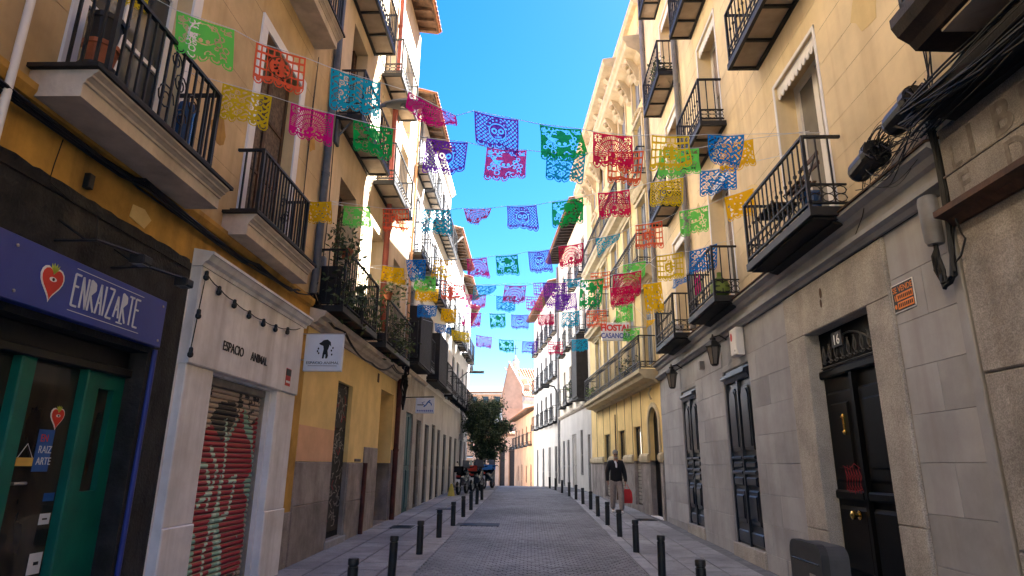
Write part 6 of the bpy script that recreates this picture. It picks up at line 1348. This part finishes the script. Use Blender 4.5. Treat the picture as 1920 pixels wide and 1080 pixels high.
for i, (st, x0, y0, z0, x1, y1, z1, L_, colr, p, fold) in enumerate(FLAGS):
    rr = random.Random(100+i); A, B = Vector((x0, y0, z0)), Vector((x1, y1, z1)); S = PAT[p]; dv = B-A; W_ = dv.length; nrm = Vector((-dv.y, dv.x, 0)).normalized()
    T_ = np.linspace(0, 1, NT_+1); S_ = np.linspace(0, 1, NS_+1); s, t = np.meshgrid(S_, T_)
    amp = rr.uniform(.012, .035); ph = rr.uniform(0, 6); tilt = rr.uniform(-.10, .10); sk = rr.uniform(-.09, .09); curl = rr.uniform(-.06, .06)
    Lm = L_*(1+.0*s)
    if fold == 'tri': Lm = L_*(1.05-.85*s)
    off = amp*t*np.sin(s*6+ph)+tilt*t*L_+curl*t*t*L_+.012*t*np.sin(s*17+t*5+ph*2)+.02*np.abs(s-.5+.2*math.sin(ph))*t+rr.uniform(-.09, .09)*t*t*(s-.5)*2+.04*rr.choice((0, 0, 1))*np.maximum(0, t-.7)*3*np.maximum(0, s-.6)
    if fold == 'twist': Lm = L_*(.75+.5*s); off = off+.16*t*np.sin(s*3.2+1)
    if fold == 'flat': off = off+.30*t
    dn = Lm*t
    X_ = A.x+dv.x*s+nrm.x*off+sk*t*L_; Y_ = A.y+dv.y*s+nrm.y*off; Z_ = A.z+dv.z*s-dn-.012*np.sin(math.pi*s)+.015*t*np.sin(s*9+ph)
    V = np.stack([X_.ravel(), Y_.ravel(), Z_.ravel()], 1); idx = np.arange((NS_+1)*(NT_+1)).reshape(NT_+1, NS_+1)
    q = np.stack([idx[:-1, :-1], idx[:-1, 1:], idx[1:, 1:], idx[1:, :-1]], -1)[S].reshape(-1, 4)
    used, inv = np.unique(q, return_inverse=True); q = inv.reshape(-1, 4); ctr = (A+B)/2
    me = bpy.data.meshes.new('paper_flag'); me.from_pydata((V[used]-np.array(ctr)).tolist(), [], q.tolist()); me.polygons.foreach_set('use_smooth', [True]*len(me.polygons))
    n = cnt.get(st, 0); cnt[st] = n+1
    how = {'': '', 'tri': ' blown into a triangle', 'twist': ' twisted by the wind', 'flat': ' lifted flat by the wind'}[fold]
    link('paper_flag', me, 'paper '+colr, None, ctr, f'{colr} paper flag{how or PN[p]}, {ORD[n]} from the left on the {SN[st]} string', 'paper flag', 'cut paper flags over the street')
    ENDS.setdefault(st, []).extend([A, B])
for st, P in ENDS.items():
    P = sorted(P, key=lambda v: v.x); a, c = P[0], P[-1]; d0 = (P[min(3, len(P)-1)]-P[0]); d1 = (P[-1]-P[-4]); pts = [Vector(v) for v in P]
    if a.x > -3.45: f = (-3.49-a.x)/d0.x; pts.insert(0, a+d0*f+Vector((0, 0, .02*abs(f))))
    if c.x < 3.45: f = (3.47-c.x)/d1.x; pts.append(c+d1*f+Vector((0, 0, .02*abs(f))))
    MB().tube([v+Vector((0, 0, .004)) for v in pts], .0035, 5).build('flag_string', 'poster white', None, f'thin pale cord carrying the {SN[st]} string of cut paper flags across the street', 'cord', 'cords of the paper flags')
# the bin: lid and body
BF = Fr((2.95, 6.75), (0, 1), (-1, 0)); zb_ = gz(6.6)
def rbox(u0, u1, n0, n1, z0, z1, r, F):
    pr = []; 
    for cx, cz, a0 in ((u1-r, z1-r, 0), (u0+r, z1-r, 90)):
        for k in range(6): a = R(a0+k*18); pr.append((cx+r*math.cos(a), cz+r*math.sin(a)))
    pr += [(u0+.015, z0), (u1-.015, z0)]; return MB().prism(F, pr, n0, n1)
o = rbox(.0, .76, -.2, .0, zb_+.02, zb_+.74, .12, BF).build('bin_body', 'bin light', e_bin := bpy.data.objects['waste_bin']); 
o = rbox(-.01, .77, .002, .08, zb_+.02, zb_+.755, .13, BF).build('bin_front', 'bin grey', e_bin)
MB().bev(BF, .05, .72, .0, .086, zb_+.56, zb_+.572, .002).build('lid_seam', 'bike black', e_bin)
MB().box(BF, .16, .30, .08, .083, zb_+.36, zb_+.46).build('worn_sticker', 'roller grey', e_bin)
MB().box(BF, .2, .46, .08, .095, zb_+.2, zb_+.24).build('handle', 'bin grey', e_bin)
